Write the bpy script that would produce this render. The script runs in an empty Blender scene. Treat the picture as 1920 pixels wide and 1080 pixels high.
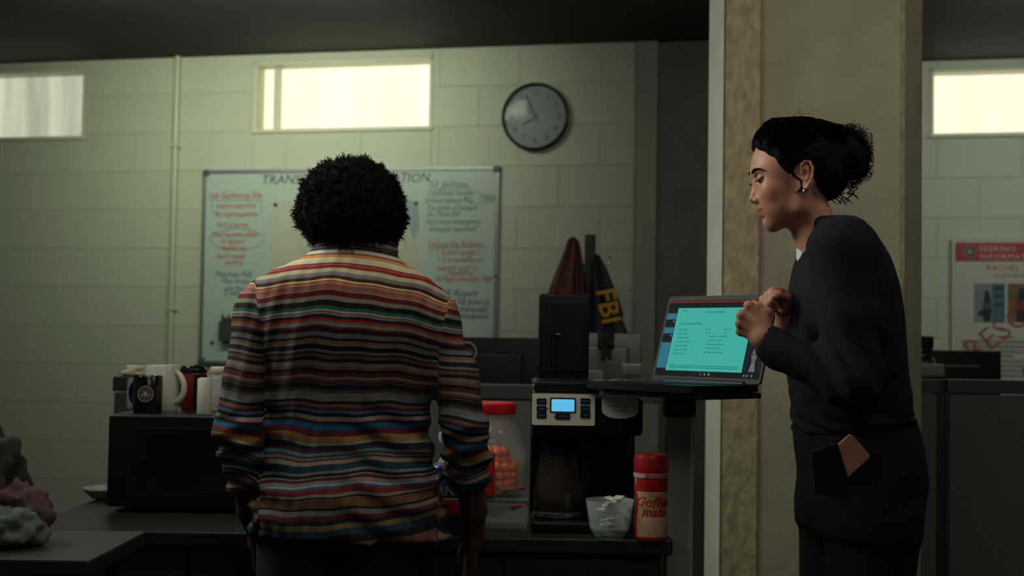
import bpy, bmesh, math, random
import numpy as np
from mathutils import Matrix, Vector, noise
random.seed(7)
S = bpy.context.scene
COL = S.collection
PI = math.pi

# ---------------------------------------------------------------- camera
CZ = 1.22
FPX = 2400.0
PITCH = math.radians(2.39)
ROLL = 0.016
cam_d = bpy.data.cameras.new('camera')
cam = bpy.data.objects.new('camera', cam_d); COL.objects.link(cam)
cam_d.lens = 45; cam_d.sensor_width = 36; cam_d.clip_start = 0.05
CM = Matrix.Translation((0, 0, CZ)) @ Matrix.Rotation(PI/2 + PITCH, 4, 'X') @ Matrix.Rotation(ROLL, 4, 'Z')
cam.matrix_world = CM
cam_d.dof.use_dof = True; cam_d.dof.focus_distance = 2.78; cam_d.dof.aperture_fstop = 3.4
S.camera = cam

def at(px, py, Y):
    d = CM.to_3x3() @ Vector(((px-960)/FPX, (540-py)/FPX, -1))
    t = Y/d.y
    return Vector((0, 0, CZ)) + d*t

# ---------------------------------------------------------------- world, lights, exposure
w = bpy.data.worlds.new('world'); S.world = w; w.use_nodes = True
w.node_tree.nodes['Background'].inputs[0].default_value = (0.55, 0.72, 0.66, 1)
w.node_tree.nodes['Background'].inputs[1].default_value = 0.05
S.view_settings.view_transform = 'Standard'; S.view_settings.look = 'None'
S.view_settings.exposure = 0.0; S.view_settings.gamma = 1; S.view_settings.use_curve_mapping = False

def area(name, loc, target, sx, sy, power, color):
    l = bpy.data.lights.new(name, 'AREA'); l.shape = 'RECTANGLE'; l.size = sx; l.size_y = sy
    l.energy = power; l.color = color
    o = bpy.data.objects.new(name, l); COL.objects.link(o); o.location = loc
    d = Vector(target) - Vector(loc)
    o.rotation_euler = d.to_track_quat('-Z', 'Y').to_euler()
    return o
area('light_wall_wash', (-1.28, 5.08, 2.66), (-1.3, 6.5, 2.3), 1.6, 0.22, 14.5, (0.96, 1.0, 0.78)).data.spread = math.radians(110)
area('light_tube_far', (-0.95, 4.42, 2.66), (-0.95, 4.42, 0), 0.7, 0.06, 2.0, (0.95, 1.0, 0.95))
area('light_tube_near', (-0.95, 3.95, 2.66), (-0.95, 3.95, 0), 0.7, 0.06, 1.2, (0.95, 1.0, 0.95))
area('light_front_room', (0.5, 0.5, 2.5), (0.45, 3.0, 1.0), 1.2, 0.6, 5, (1.0, 0.96, 0.86))
area('light_over_aisle', (-0.45, 2.25, 2.62), (-0.4, 2.9, 1.1), 1.2, 0.6, 10, (1.0, 0.95, 0.82))
area('light_side_soft', (-1.7, 3.0, 2.4), (0.6, 2.7, 1.5), 0.8, 0.8, 11, (0.95, 1.0, 0.90)).data.spread = math.radians(100)
area('light_right_bay', (2.35, 4.9, 2.62), (2.5, 6.6, 1.2), 1.0, 0.25, 10, (0.95, 1.0, 0.86))
area('light_column', (1.3, 2.3, 2.6), (1.0, 4.0, 1.9), 0.9, 0.5, 9, (1.0, 0.95, 0.82))

# ---------------------------------------------------------------- materials
MATS = {}
def srgb(c):
    return tuple((x/255/12.92 if x/255 <= .04045 else ((x/255+.055)/1.055)**2.4) for x in c)
def pbr(name, rgb, rough=0.6, metal=0.0, ns=0, na=0.0, bump=0.0, bs=200, emit=None, es=0, trans=0, alpha=1, stretch=None, spec=0.5, coat=0, sss=0):
    if name in MATS: return MATS[name]
    m = bpy.data.materials.new(name); m.use_nodes = True; MATS[name] = m
    nt = m.node_tree; b = nt.nodes['Principled BSDF']
    c = srgb(rgb); b.inputs['Base Color'].default_value = (*c, 1)
    b.inputs['Roughness'].default_value = rough; b.inputs['Metallic'].default_value = metal
    b.inputs['Specular IOR Level'].default_value = spec
    if coat: b.inputs['Coat Weight'].default_value = coat
    if trans: b.inputs['Transmission Weight'].default_value = trans
    if alpha < 1: b.inputs['Alpha'].default_value = alpha
    if sss:
        b.inputs['Subsurface Weight'].default_value = sss
        b.inputs['Subsurface Radius'].default_value = (0.01, 0.004, 0.002)
        b.inputs['Subsurface Scale'].default_value = 0.6
    if emit:
        b.inputs['Emission Color'].default_value = (*srgb(emit), 1); b.inputs['Emission Strength'].default_value = es
    tc = nt.nodes.new('ShaderNodeTexCoord'); mp = nt.nodes.new('ShaderNodeMapping')
    nt.links.new(tc.outputs['Object'], mp.inputs[0])
    if stretch: mp.inputs['Scale'].default_value = stretch
    if ns:
        n = nt.nodes.new('ShaderNodeTexNoise'); n.inputs['Scale'].default_value = ns; n.inputs['Detail'].default_value = 5
        nt.links.new(mp.outputs[0], n.inputs['Vector'])
        r = nt.nodes.new('ShaderNodeMapRange'); r.inputs[1].default_value = 0.3; r.inputs[2].default_value = 0.7
        r.inputs[3].default_value = 1-na; r.inputs[4].default_value = 1+na
        nt.links.new(n.outputs['Fac'], r.inputs[0])
        v = nt.nodes.new('ShaderNodeVectorMath'); v.operation = 'SCALE'; v.inputs[0].default_value = c
        nt.links.new(r.outputs[0], v.inputs['Scale']); nt.links.new(v.outputs[0], b.inputs['Base Color'])
    if bump:
        n2 = nt.nodes.new('ShaderNodeTexNoise'); n2.inputs['Scale'].default_value = bs; n2.inputs['Detail'].default_value = 4
        nt.links.new(mp.outputs[0], n2.inputs['Vector'])
        bp = nt.nodes.new('ShaderNodeBump'); bp.inputs['Strength'].default_value = bump; bp.inputs['Distance'].default_value = 0.01
        nt.links.new(n2.outputs['Fac'], bp.inputs['Height']); nt.links.new(bp.outputs[0], b.inputs['Normal'])
    return m

def window_mat(name, rgb, strength, lo, seed):
    m = bpy.data.materials.new(name); m.use_nodes = True; nt = m.node_tree; nt.nodes.clear()
    o = nt.nodes.new('ShaderNodeOutputMaterial'); e = nt.nodes.new('ShaderNodeEmission')
    e.inputs[0].default_value = (*srgb(rgb), 1)
    tc = nt.nodes.new('ShaderNodeTexCoord'); mp = nt.nodes.new('ShaderNodeMapping')
    mp.inputs['Scale'].default_value = (9, 1, 0.7); mp.inputs['Location'].default_value = (seed, 0, 0)
    n = nt.nodes.new('ShaderNodeTexNoise'); n.inputs['Scale'].default_value = 1.0; n.inputs['Detail'].default_value = 3
    r = nt.nodes.new('ShaderNodeMapRange'); r.inputs[1].default_value = .35; r.inputs[2].default_value = .65
    r.inputs[3].default_value = lo*strength; r.inputs[4].default_value = strength
    nt.links.new(tc.outputs['Object'], mp.inputs[0]); nt.links.new(mp.outputs[0], n.inputs['Vector'])
    nt.links.new(n.outputs['Fac'], r.inputs[0]); nt.links.new(r.outputs[0], e.inputs[1]); nt.links.new(e.outputs[0], o.inputs[0])
    return m

# ---------------------------------------------------------------- object helpers
MW = {}
def meta(o, label=None, cat=None, group=None, kind=None):
    if label: o['label'] = label
    if cat: o['category'] = cat
    if group: o['group'] = group
    if kind: o['kind'] = kind
    return o
def thing(name, label, cat, loc, rz=0, group=None):
    o = bpy.data.objects.new(name, None); COL.objects.link(o); o.empty_display_size = 0.05
    o.location = loc; o.rotation_euler = (0, 0, rz)
    MW[o.name] = Matrix.Translation(loc) @ Matrix.Rotation(rz, 4, 'Z')
    return meta(o, label, cat, group)
def link_mesh(name, me, mat, parent=None, smooth=False, local=False, mtx=None):
    """verts are world coordinates unless local; children are re-expressed in their parent's frame"""
    if mtx is not None: me.transform(mtx)
    if mat is not None and not me.materials: me.materials.append(mat)
    o = bpy.data.objects.new(name, me); COL.objects.link(o)
    if parent is not None:
        P = MW[parent.name]
        if not local: me.transform(P.inverted())
        o.parent = parent; MW[o.name] = P
    elif not local:
        vs = [v.co for v in me.vertices]
        c = Vector(((min(v.x for v in vs)+max(v.x for v in vs))/2, (min(v.y for v in vs)+max(v.y for v in vs))/2, min(v.z for v in vs)))
        me.transform(Matrix.Translation(-c)); o.location = c; MW[o.name] = Matrix.Translation(c)
    if smooth:
        me.polygons.foreach_set('use_smooth', [True]*len(me.polygons))
    return o

class MB:
    def __init__(s): s.b = bmesh.new()
    def box(s, lo, hi, bev=0.0, m=None, seg=2):
        lo, hi = Vector(lo), Vector(hi); c = (lo+hi)/2; d = hi-lo
        r = bmesh.ops.create_cube(s.b, size=1, matrix=Matrix.Translation(c) @ Matrix.Diagonal((abs(d.x), abs(d.y), abs(d.z), 1)))
        vs = r['verts']
        if bev:
            es = list({e for v in vs for e in v.link_edges})
            q = bmesh.ops.bevel(s.b, geom=es, offset=bev, segments=seg, profile=0.6, affect='EDGES', clamp_overlap=True)
            vs = list({v for f in q['faces'] for v in f.verts} | {v for v in vs if v.is_valid})
        if m is not None: bmesh.ops.transform(s.b, matrix=m, verts=vs)
        return s
    def lathe(s, prof, n=32, m=None, arc=2*PI):
        """prof: list of (r, z) ; spun about z"""
        rows = []; full = abs(arc-2*PI) < 1e-6; k = n if full else n+1
        for r, z in prof:
            if r < 1e-6: rows.append([s.b.verts.new((0, 0, z))])
            else: rows.append([s.b.verts.new((r*math.cos(arc*i/n), r*math.sin(arc*i/n), z)) for i in range(k)])
        for a, b in zip(rows, rows[1:]):
            for i in range(n):
                j = (i+1) % k
                q = [a[i % len(a)], a[j % len(a)], b[j % len(b)], b[i % len(b)]]
                u = []
                for v in q:
                    if v not in u: u.append(v)
                if len(u) > 2:
                    try: s.b.faces.new(u)
                    except ValueError: pass
        if m is not None: bmesh.ops.transform(s.b, matrix=m, verts=[v for r in rows for v in r])
        return s
    def tube(s, pts, rad, n=8, cap=True):
        pts = [Vector(p) for p in pts]
        if not hasattr(rad, '__len__'): rad = [rad]*len(pts)
        rows = []; up = Vector((0.13, 0.31, 1)).normalized()
        for i, p in enumerate(pts):
            t = (pts[min(i+1, len(pts)-1)] - pts[max(i-1, 0)]).normalized()
            if t.length < 1e-6: t = Vector((0, 0, 1))
            a = t.cross(up)
            if a.length < 0.05: a = t.cross(Vector((1, 0, 0)))
            a.normalize(); b = t.cross(a); up = a.cross(t) if False else up
            rows.append([s.b.verts.new(p + (a*math.cos(2*PI*k/n) + b*math.sin(2*PI*k/n))*rad[i]) for k in range(n)])
        for a, b in zip(rows, rows[1:]):
            for k in range(n): s.b.faces.new((a[k], a[(k+1) % n], b[(k+1) % n], b[k]))
        if cap: s.b.faces.new(rows[0][::-1]); s.b.faces.new(rows[-1])
        return s
    def prism(s, poly, h, m=None):
        """poly: (x, z) outline facing -y, extruded to y=h"""
        a = [s.b.verts.new((x, 0, z)) for x, z in poly]; b = [s.b.verts.new((x, h, z)) for x, z in poly]
        s.b.faces.new(a); s.b.faces.new(b[::-1])
        for i in range(len(poly)):
            j = (i+1) % len(poly); s.b.faces.new((a[j], a[i], b[i], b[j]))
        if m is not None: bmesh.ops.transform(s.b, matrix=m, verts=a+b)
        return s
    def build(s, name, mat, parent=None, smooth=False, local=False, mtx=None, recalc=True):
        if recalc: bmesh.ops.recalc_face_normals(s.b, faces=s.b.faces)
        me = bpy.data.meshes.new(name); s.b.to_mesh(me); s.b.free()
        o = link_mesh(name, me, mat, parent, False, local, mtx)
        if smooth:
            me.polygons.foreach_set('use_smooth', [True]*len(me.polygons)); me.set_sharp_from_angle(angle=math.radians(38))
        return o
def rrect(x0, z0, x1, z1, r, n=5):
    out = []
    for cx, cz, a0 in ((x1-r, z1-r, 0), (x0+r, z1-r, 90), (x0+r, z0+r, 180), (x1-r, z0+r, 270)):
        for i in range(n+1):
            a = math.radians(a0+90*i/n); out.append((cx+r*math.cos(a), cz+r*math.sin(a)))
    return out
FACE = Matrix(((1, 0, 0, 0), (0, 0, -1, 0), (0, 1, 0, 0), (0, 0, 0, 1)))   # xy plane -> xz plane facing -y
def text(s, size, mat, parent, mtx, name='lettering', align='LEFT', ext=0.0004, offset=0.0, shear=0.0, local=True, space=1.0, label=None):
    c = bpy.data.curves.new('t', 'FONT'); c.body = s; c.size = size; c.extrude = ext; c.offset = offset; c.shear = shear
    c.align_x = align; c.align_y = 'CENTER'; c.resolution_u = 2; c.space_character = space
    t = bpy.data.objects.new('t', c)
    me = bpy.data.meshes.new_from_object(t); bpy.data.objects.remove(t); bpy.data.curves.remove(c)
    me.name = name; me.materials.clear()
    o = link_mesh(name, me, mat, parent, local=local, mtx=mtx @ FACE)
    if label: o['label'] = label
    return o
T = Matrix.Translation
def RZ(a): return Matrix.Rotation(a, 4, 'Z')

# ---------------------------------------------------------------- implicit surfaces (smooth blended bodies)
class Field:
    def __init__(s, lo, hi, h):
        s.lo = np.array(lo, float); s.h = h
        s.n = [int(math.ceil((hi[i]-lo[i])/h))+1 for i in range(3)]
        s.ax = [s.lo[i]+h*np.arange(s.n[i]) for i in range(3)]
        s.F = np.full(s.n, 1.0, np.float32)
    def sl(s, lo, hi):
        r = []
        for i in range(3):
            a = int(max(0, math.floor((lo[i]-s.lo[i])/s.h))); b = int(min(s.n[i], math.ceil((hi[i]-s.lo[i])/s.h)+1))
            if b <= a: return None
            r.append(slice(a, b))
        return tuple(r)
    def put(s, lo, hi, fn, k=0.01, mode='add'):
        m = max(3*s.h, 1.3*k)
        q = s.sl([v-m for v in lo], [v+m for v in hi])
        if q is None: return s
        X = s.ax[0][q[0]][:, None, None].astype(np.float32); Y = s.ax[1][q[1]][None, :, None].astype(np.float32); Z = s.ax[2][q[2]][None, None, :].astype(np.float32)
        d = fn(X, Y, Z).astype(np.float32); a = s.F[q]
        if mode == 'add':
            h = np.clip(.5+.5*(a-d)/k, 0, 1); s.F[q] = a*(1-h)+d*h-k*h*(1-h)
        elif mode == 'cut':
            d = -d; h = np.clip(.5-.5*(a-d)/k, 0, 1); s.F[q] = a*(1-h)+d*h+k*h*(1-h)
        return s
    def cap(s, a, b, r1, r2=None, k=0.01, mode='add', flat=None):
        a = np.array(a, float); b = np.array(b, float); r2 = r1 if r2 is None else r2
        L = float(((b-a)**2).sum())+1e-9; R = max(r1, r2)
        def fn(X, Y, Z):
            px, py, pz = X-a[0], Y-a[1], Z-a[2]; ba = b-a
            t = np.clip((px*ba[0]+py*ba[1]+pz*ba[2])/L, 0, 1)
            return np.sqrt((px-t*ba[0])**2+(py-t*ba[1])**2+(pz-t*ba[2])**2)-(r1+(r2-r1)*t)
        return s.put(np.minimum(a, b)-R, np.maximum(a, b)+R, fn, k, mode)
    def ell(s, c, r, k=0.01, mode='add', rot=None):
        c = np.array(c, float); r = np.array(r, float); R = float(r.max())
        M = np.array(rot.to_3x3().inverted()) if rot is not None else np.eye(3)
        def fn(X, Y, Z):
            px, py, pz = X-c[0], Y-c[1], Z-c[2]
            q = [M[i, 0]*px+M[i, 1]*py+M[i, 2]*pz for i in range(3)]
            k0 = np.sqrt(sum((q[i]/r[i])**2 for i in range(3)))+1e-9
            k1 = np.sqrt(sum((q[i]/r[i]**2)**2 for i in range(3)))+1e-9
            return k0*(k0-1)/k1
        return s.put(c-R, c+R, fn, k, mode)
    def loft(s, secs, k=0.01, p=2.3, mode='add'):
        """secs: (z, cx, cy, a, b) horizontal superellipse sections, any order"""
        secs = sorted(secs); A = np.array(secs, float); z = A[:, 0]
        R = A[:, 3:5].max()
        lo = (A[:, 1].min()-R, A[:, 2].min()-R, z[0]-.02); hi = (A[:, 1].max()+R, A[:, 2].max()+R, z[-1]+.02)
        def fn(X, Y, Z):
            zz = Z.ravel(); sm = [smooth_interp(zz, z, A[:, i])[None, None, :] for i in range(1, 5)]
            cx, cy, a, b = sm
            u = np.abs((X-cx)/a); v = np.abs((Y-cy)/b)
            g = (u**p+v**p)**(1/p)
            d = (g-1)*np.minimum(a, b)
            dz = np.maximum(z[0]-Z, Z-z[-1])
            return np.maximum(d, dz+np.zeros_like(d))
        return s.put(lo, hi, fn, k, mode)
    def disp(s, fn):
        X = s.ax[0][:, None, None]; Y = s.ax[1][None, :, None]; Z = s.ax[2][None, None, :]
        near = np.abs(s.F) < 0.05
        s.F = np.where(near, s.F + fn(X, Y, Z).astype(np.float32), s.F); return s
    def mesh(s):
        F = s.F; n = F.shape; ins = F < 0
        c = np.zeros((n[0]-1, n[1]-1, n[2]-1), np.uint8)
        for dx in (0, 1):
            for dy in (0, 1):
                for dz in (0, 1): c += ins[dx:n[0]-1+dx, dy:n[1]-1+dy, dz:n[2]-1+dz]
        idx = np.argwhere((c > 0) & (c < 8)); ids = np.full(c.shape, -1, np.int64); ids[tuple(idx.T)] = np.arange(len(idx))
        acc = np.zeros((len(idx), 3)); cnt = np.zeros(len(idx))
        for ax in range(3):
            o1, o2 = [i for i in range(3) if i != ax]
            for u in (0, 1):
                for v in (0, 1):
                    a = idx.copy(); a[:, o1] += u; a[:, o2] += v; b = a.copy(); b[:, ax] += 1
                    fa = F[tuple(a.T)].astype(float); fb = F[tuple(b.T)].astype(float)
                    m = (fa < 0) != (fb < 0); t = fa/np.where(m, fa-fb, 1)
                    p = a.astype(float); p[:, ax] += t
                    acc[m] += p[m]; cnt[m] += 1
        V = acc/cnt[:, None]*s.h+s.lo
        quads = []
        for ax in range(3):
            o1, o2 = [(1, 2), (2, 0), (0, 1)][ax]
            sl0 = [slice(None)]*3; sl1 = [slice(None)]*3; sl0[ax] = slice(0, n[ax]-1); sl1[ax] = slice(1, n[ax])
            ch = ins[tuple(sl0)] != ins[tuple(sl1)]
            e = np.argwhere(ch); e = e[(e[:, o1] > 0) & (e[:, o2] > 0) & (e[:, o1] < n[o1]-1) & (e[:, o2] < n[o2]-1)]
            def cell(d1, d2):
                q = e.copy(); q[:, o1] -= d1; q[:, o2] -= d2; return ids[tuple(q.T)]
            q = np.stack([cell(1, 1), cell(0, 1), cell(0, 0), cell(1, 0)], 1)
            flip = ~ins[tuple(e.T)]; q[flip] = q[flip][:, ::-1]; quads.append(q)
        return V, np.concatenate(quads)
def smooth_interp(x, xp, fp):
    """monotone-ish cubic (Catmull-Rom) through the section table"""
    xp = np.asarray(xp, float); fp = np.asarray(fp, float); m = np.gradient(fp, xp)
    i = np.clip(np.searchsorted(xp, x)-1, 0, len(xp)-2); h = xp[i+1]-xp[i]; t = np.clip((x-xp[i])/h, 0, 1)
    return ((2*t**3-3*t**2+1)*fp[i]+(t**3-2*t**2+t)*h*m[i]+(-2*t**3+3*t**2)*fp[i+1]+(t**3-t**2)*h*m[i+1]).astype(np.float32)
def merge(parts):
    V = []; Q = []; o = 0
    for v, q in parts: V.append(v); Q.append(q+o); o += len(v)
    return np.concatenate(V), np.concatenate(Q)
def np_mesh(name, V, Q, attrs=None, colors=None):
    me = bpy.data.meshes.new(name); k = Q.shape[1]
    me.vertices.add(len(V)); me.vertices.foreach_set('co', V.astype(np.float32).ravel())
    me.loops.add(Q.size); me.loops.foreach_set('vertex_index', Q.astype(np.int32).ravel())
    me.polygons.add(len(Q)); me.polygons.foreach_set('loop_start', np.arange(0, Q.size, k, dtype=np.int32))
    me.update(calc_edges=True); me.validate()
    for nme, arr in (attrs or {}).items():
        a = me.attributes.new(nme, 'FLOAT', 'POINT'); a.data.foreach_set('value', arr.astype(np.float32))
    if colors is not None:
        a = me.attributes.new('tint', 'FLOAT_COLOR', 'POINT')
        a.data.foreach_set('color', np.concatenate([colors, np.ones((len(colors), 1))], 1).astype(np.float32).ravel())
    me.polygons.foreach_set('use_smooth', [True]*len(me.polygons))
    return me

# ---------------------------------------------------------------- the room
YAW = math.radians(-12.4)
W0 = at(1000, 467, 6.25)
WM = T((W0.x, W0.y, 0)) @ RZ(YAW); WI = WM.inverted()
def wallpt(px, py, n=0.0):
    """wall coordinates (u, z) of the point seen at a pixel, on the plane n metres in front of the back wall"""
    o = WI @ Vector((0, 0, CZ)); d = WI.to_3x3() @ (at(px, py, 1.0)-Vector((0, 0, CZ)))
    t = (-n-o.y)/d.y; p = o+d*t
    return p.x, p.z
def wframe(u, n, z): return T(WM @ Vector((u, -n, z))) @ RZ(YAW)

m_wall = pbr('painted_block', (180, 188, 166), 0.55, ns=2.5, na=0.05, bump=0.12, bs=120)
m_mortar = pbr('painted_mortar', (176, 181, 158), 0.6)
m_ceil = pbr('dark_ceiling', (46, 46, 42), 0.8, ns=3, na=0.15)
m_floor = pbr('dark_carpet', (52, 52, 50), 0.95, ns=60, na=0.2)
m_pier = pbr('dark_pier_grey', (100, 102, 92), 0.6, ns=6, na=0.12, bump=0.1, bs=30)  # pier surface, a darker grey than the block wall
m_conc = pbr('column_concrete', (142, 134, 112), 0.85, ns=5, na=0.16, bump=0.25, bs=45)
m_conc2 = pbr('rough_concrete', (150, 136, 106), 0.9, ns=38, na=0.26, bump=0.6, bs=70, stretch=(1, 1, 0.6))
m_trim = pbr('window_trim', (196, 196, 172), 0.45)
HC = 2.68
s_ = MB(); s_.box((-6, -2, -0.1), (5, 8.6, 0)); meta(s_.build('floor', m_floor), kind='structure')
s_ = MB(); s_.box((-6, -2, HC), (5, 8.6, HC+0.12)); meta(s_.build('ceiling', m_ceil), kind='structure')

CH = 0.2032; CW = 0.4064
zj = CZ + (at(1000, 467, 6.25).z - CZ)                 # the joint at eye level on the wall
zrow = zj - CH*math.floor(zj/CH)
uB = wallpt(971, 350)[0]; uA = wallpt(1046, 430)[0]
block_cache = {}
def block_mesh(wd, ht):
    key = (round(wd, 3), round(ht, 3))
    if key not in block_cache:
        b = MB(); b.box((-wd/2, -0.0022, -ht/2), (wd/2, 0.045, ht/2), 0.0022, seg=1)
        me = bpy.data.meshes.new('block'); b.b.to_mesh(me); b.b.free(); me.materials.append(m_wall); block_cache[key] = me
    return block_cache[key]
def block_wall(name, u0, u1, n, holes, bottom=0.0, thick=0.22):
    """structure: mortar backing with openings, and every block as a part"""
    root = MB(); us = sorted({u0, u1} | {v for h in holes for v in h[:2]}); zs = sorted({0, HC} | {v for h in holes for v in h[2:]})
    for a, b in zip(us, us[1:]):
        for c, d in zip(zs, zs[1:]):
            mu, mz = (a+b)/2, (c+d)/2
            if any(h[0] < mu < h[1] and h[2] < mz < h[3] for h in holes): continue
            root.box((a, 0.0, c), (b, thick, d))
    o = root.build(name, m_mortar, local=True); o.matrix_world = wframe(0, n, 0); meta(o, kind='structure')
    MW[o.name] = wframe(0, n, 0)
    z = zrow-CH; r = 0
    while z < HC:
        row = round((z-zj)/CH); off = uA if row % 2 else uB
        a = off - CW*math.ceil((off-u0)/CW); z0, z1 = max(z, 0), min(z+CH, HC)
        while a < u1 and z1-z0 > 0.03:
            b = a+CW; rects = [(max(a, u0), min(b, u1), z0, z1)]
            for h in holes:
                ns = []
                for p, q, c, d in rects:
                    if h[1] <= p or h[0] >= q or h[3] <= c or h[2] >= d: ns.append((p, q, c, d)); continue
                    if h[0] > p: ns.append((p, h[0], c, d))
                    if h[1] < q: ns.append((h[1], q, c, d))
                    if h[2] > c: ns.append((max(p, h[0]), min(q, h[1]), c, h[2]))
                    if h[3] < d: ns.append((max(p, h[0]), min(q, h[1]), h[3], d))
                rects = ns
            for p, q, c, d in rects:
                if q-p > 0.02 and d-c > 0.02:
                    bo = bpy.data.objects.new('block', block_mesh(q-p-0.004, d-c-0.004)); COL.objects.link(bo)
                    bo.parent = o; bo.location = ((p+q)/2, -0.001, (c+d)/2)
            a = b
        z += CH
    return o
# window openings (u0, u1, z0, z1)
wl = (wallpt(-190, 200)[0], wallpt(161, 200)[0], wallpt(100, 262)[1], 2.64)
wm = (wallpt(475, 200)[0], wallpt(811, 200)[0], wallpt(640, 246)[1], 2.64)
u_end = wallpt(1192, 400)[0]
block_wall('wall_back', wallpt(-420, 400)[0], u_end, 0, [wl, wm])
NR = -0.64
wr = (wallpt(1744, 200, NR)[0], wallpt(2060, 200, NR)[0], wallpt(1830, 256, NR)[1], 2.64)
block_wall('wall_right', wallpt(1330, 400, NR)[0]-0.2, wallpt(2200, 400, NR)[0], NR, [wr])
b = MB(); b.box((u_end, -0.012, 0), (wallpt(1229, 400)[0], 0.2, HC), 0.004)
o = b.build('trim_1', pbr('pilaster_paint', (150, 152, 130), 0.6, ns=3, na=0.06), local=True); o.matrix_world = wframe(0, 0, 0); meta(o, kind='structure')
ua, ub = wallpt(1229, 400)[0], wallpt(1400, 400)[0]
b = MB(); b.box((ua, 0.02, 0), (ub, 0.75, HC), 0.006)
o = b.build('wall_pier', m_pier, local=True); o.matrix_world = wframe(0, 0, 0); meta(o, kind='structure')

def window(idx, w_, n, mat, bars):
    fr = MB(); a, c, z0, z1 = w_; t = 0.018
    # reveal lining and sill
    fr.box((a, -0.006, z0), (a+t, 0.16, z1), 0.002).box((c-t, -0.006, z0), (c, 0.16, z1), 0.002).box((a, -0.006, z1-t), (c, 0.16, z1), 0.002)
    o = fr.build('window_%d' % idx, m_trim, local=True); o.matrix_world = wframe(0, n, 0); meta(o, kind='structure'); MW[o.name] = wframe(0, n, 0)
    s = MB(); s.box((a-0.004, -0.016, z0-0.004), (c+0.004, 0.16, z0+0.016), 0.003); s.build('sill', m_trim, o, local=True)
    g = MB(); g.box((a+t, 0.10, z0+0.014), (c-t, 0.106, z1-t)); g.build('pane', mat, o, local=True)
    for u, wd in bars:
        q = MB(); q.box((u, 0.06, z0+0.016), (u+wd, 0.10, z1-t), 0.003); q.build('mullion', m_trim, o, local=True)
window(1, wl, 0, window_mat('frosted_glass_left', (214, 216, 190), 0.98, 0.6, 3.1), [])
window(2, wm, 0, window_mat('frosted_glass_middle', (255, 251, 212), 1.4, 0.85, 8.4), [(wm[0]+0.085, 0.03)])
window(3, wr, NR, window_mat('frosted_glass_right', (255, 250, 215), 1.2, 0.9, 5.7), [])

# conduit running down the back wall
u, _ = wallpt(334, 200); b = MB()
b.tube([(0, -0.02, 0), (0, -0.02, HC)], 0.014, 12)
for z in (0.5, 1.35, 2.2): b.box((-0.028, -0.012, z), (0.028, 0.0, z+0.02), 0.002); b.box((-0.016, -0.037, z), (0.016, 0.0, z+0.02), 0.003)
o = b.build('conduit', pbr('conduit_paint', (178, 184, 160), 0.4), smooth=True, local=True); o.matrix_world = wframe(wallpt(330, 400)[0], 0.006, 0)
meta(o, 'thin painted pipe running down the block wall left of the whiteboard', 'pipe')

# concrete column with chamfered corners and a rough form-board band
A = at(1328, 400, 4.05); CF = T((A.x, A.y, 0)) @ RZ(YAW); CI = CF.inverted()
def colpt(px, y):   # local u on the plane y of the column frame
    o_ = CI @ Vector((0, 0, CZ)); d = CI.to_3x3() @ (at(px, 600, 1.0)-Vector((0, 0, CZ))); t = (y-o_.y)/d.y; return (o_+d*t).x
yb = -0.10
u1, u2, u3, u4 = colpt(1355, yb), colpt(1423, yb), colpt(1690, yb), colpt(1728, 0.0)
def vprism(plan, z0, z1, name, mat, parent=None, mtx=None, kind=None, bev=0.0):
    bm = bmesh.new(); lo = [bm.verts.new((x, y, z0)) for x, y in plan]; hi = [bm.verts.new((x, y, z1)) for x, y in plan]
    bm.faces.new(lo[::-1]); bm.faces.new(hi)
    for i in range(len(plan)): j = (i+1) % len(plan); bm.faces.new((lo[i], lo[j], hi[j], hi[i]))
    bmesh.ops.recalc_face_normals(bm, faces=bm.faces)
    if bev: bmesh.ops.bevel(bm, geom=[e for e in bm.edges if abs((e.verts[0].co-e.verts[1].co).z) > 0.5], offset=bev, segments=2, affect='EDGES')
    me = bpy.data.meshes.new(name); bm.to_mesh(me); bm.free()
    o = link_mesh(name, me, mat, parent, local=True)
    if mtx is not None: o.matrix_world = mtx; MW[o.name] = mtx
    if kind: o['kind'] = kind
    return o
colm = vprism([(0, 0), (u1, yb), (u3, yb), (u4, 0.0), (u4, 0.46), (0.0, 0.46)], 0, HC, 'wall_column', m_conc, mtx=CF, kind='structure', bev=0.004)
vprism([(u1+0.002, yb-0.009), (u2, yb-0.009), (u2, yb+0.02), (u1+0.002, yb+0.02)], 0, HC, 'form_band', m_conc2, colm, bev=0.003)
vprism([(u3-0.004, yb-0.005), (u3+0.008, yb-0.001), (u3+0.008, yb+0.02), (u3-0.004, yb+0.02)], 0, HC, 'form_seam', m_conc2, colm)
vprism([(-0.002, -0.003), (u1-0.004, yb-0.003), (u1, yb+0.02), (0.004, 0.02)], 0, HC, 'chamfer_face', pbr('chamfer_lit_tone', (200, 204, 182), 0.6, ns=8, na=0.08), colm)  # paler than the concrete: window light on this chamfer put into its colour

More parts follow.
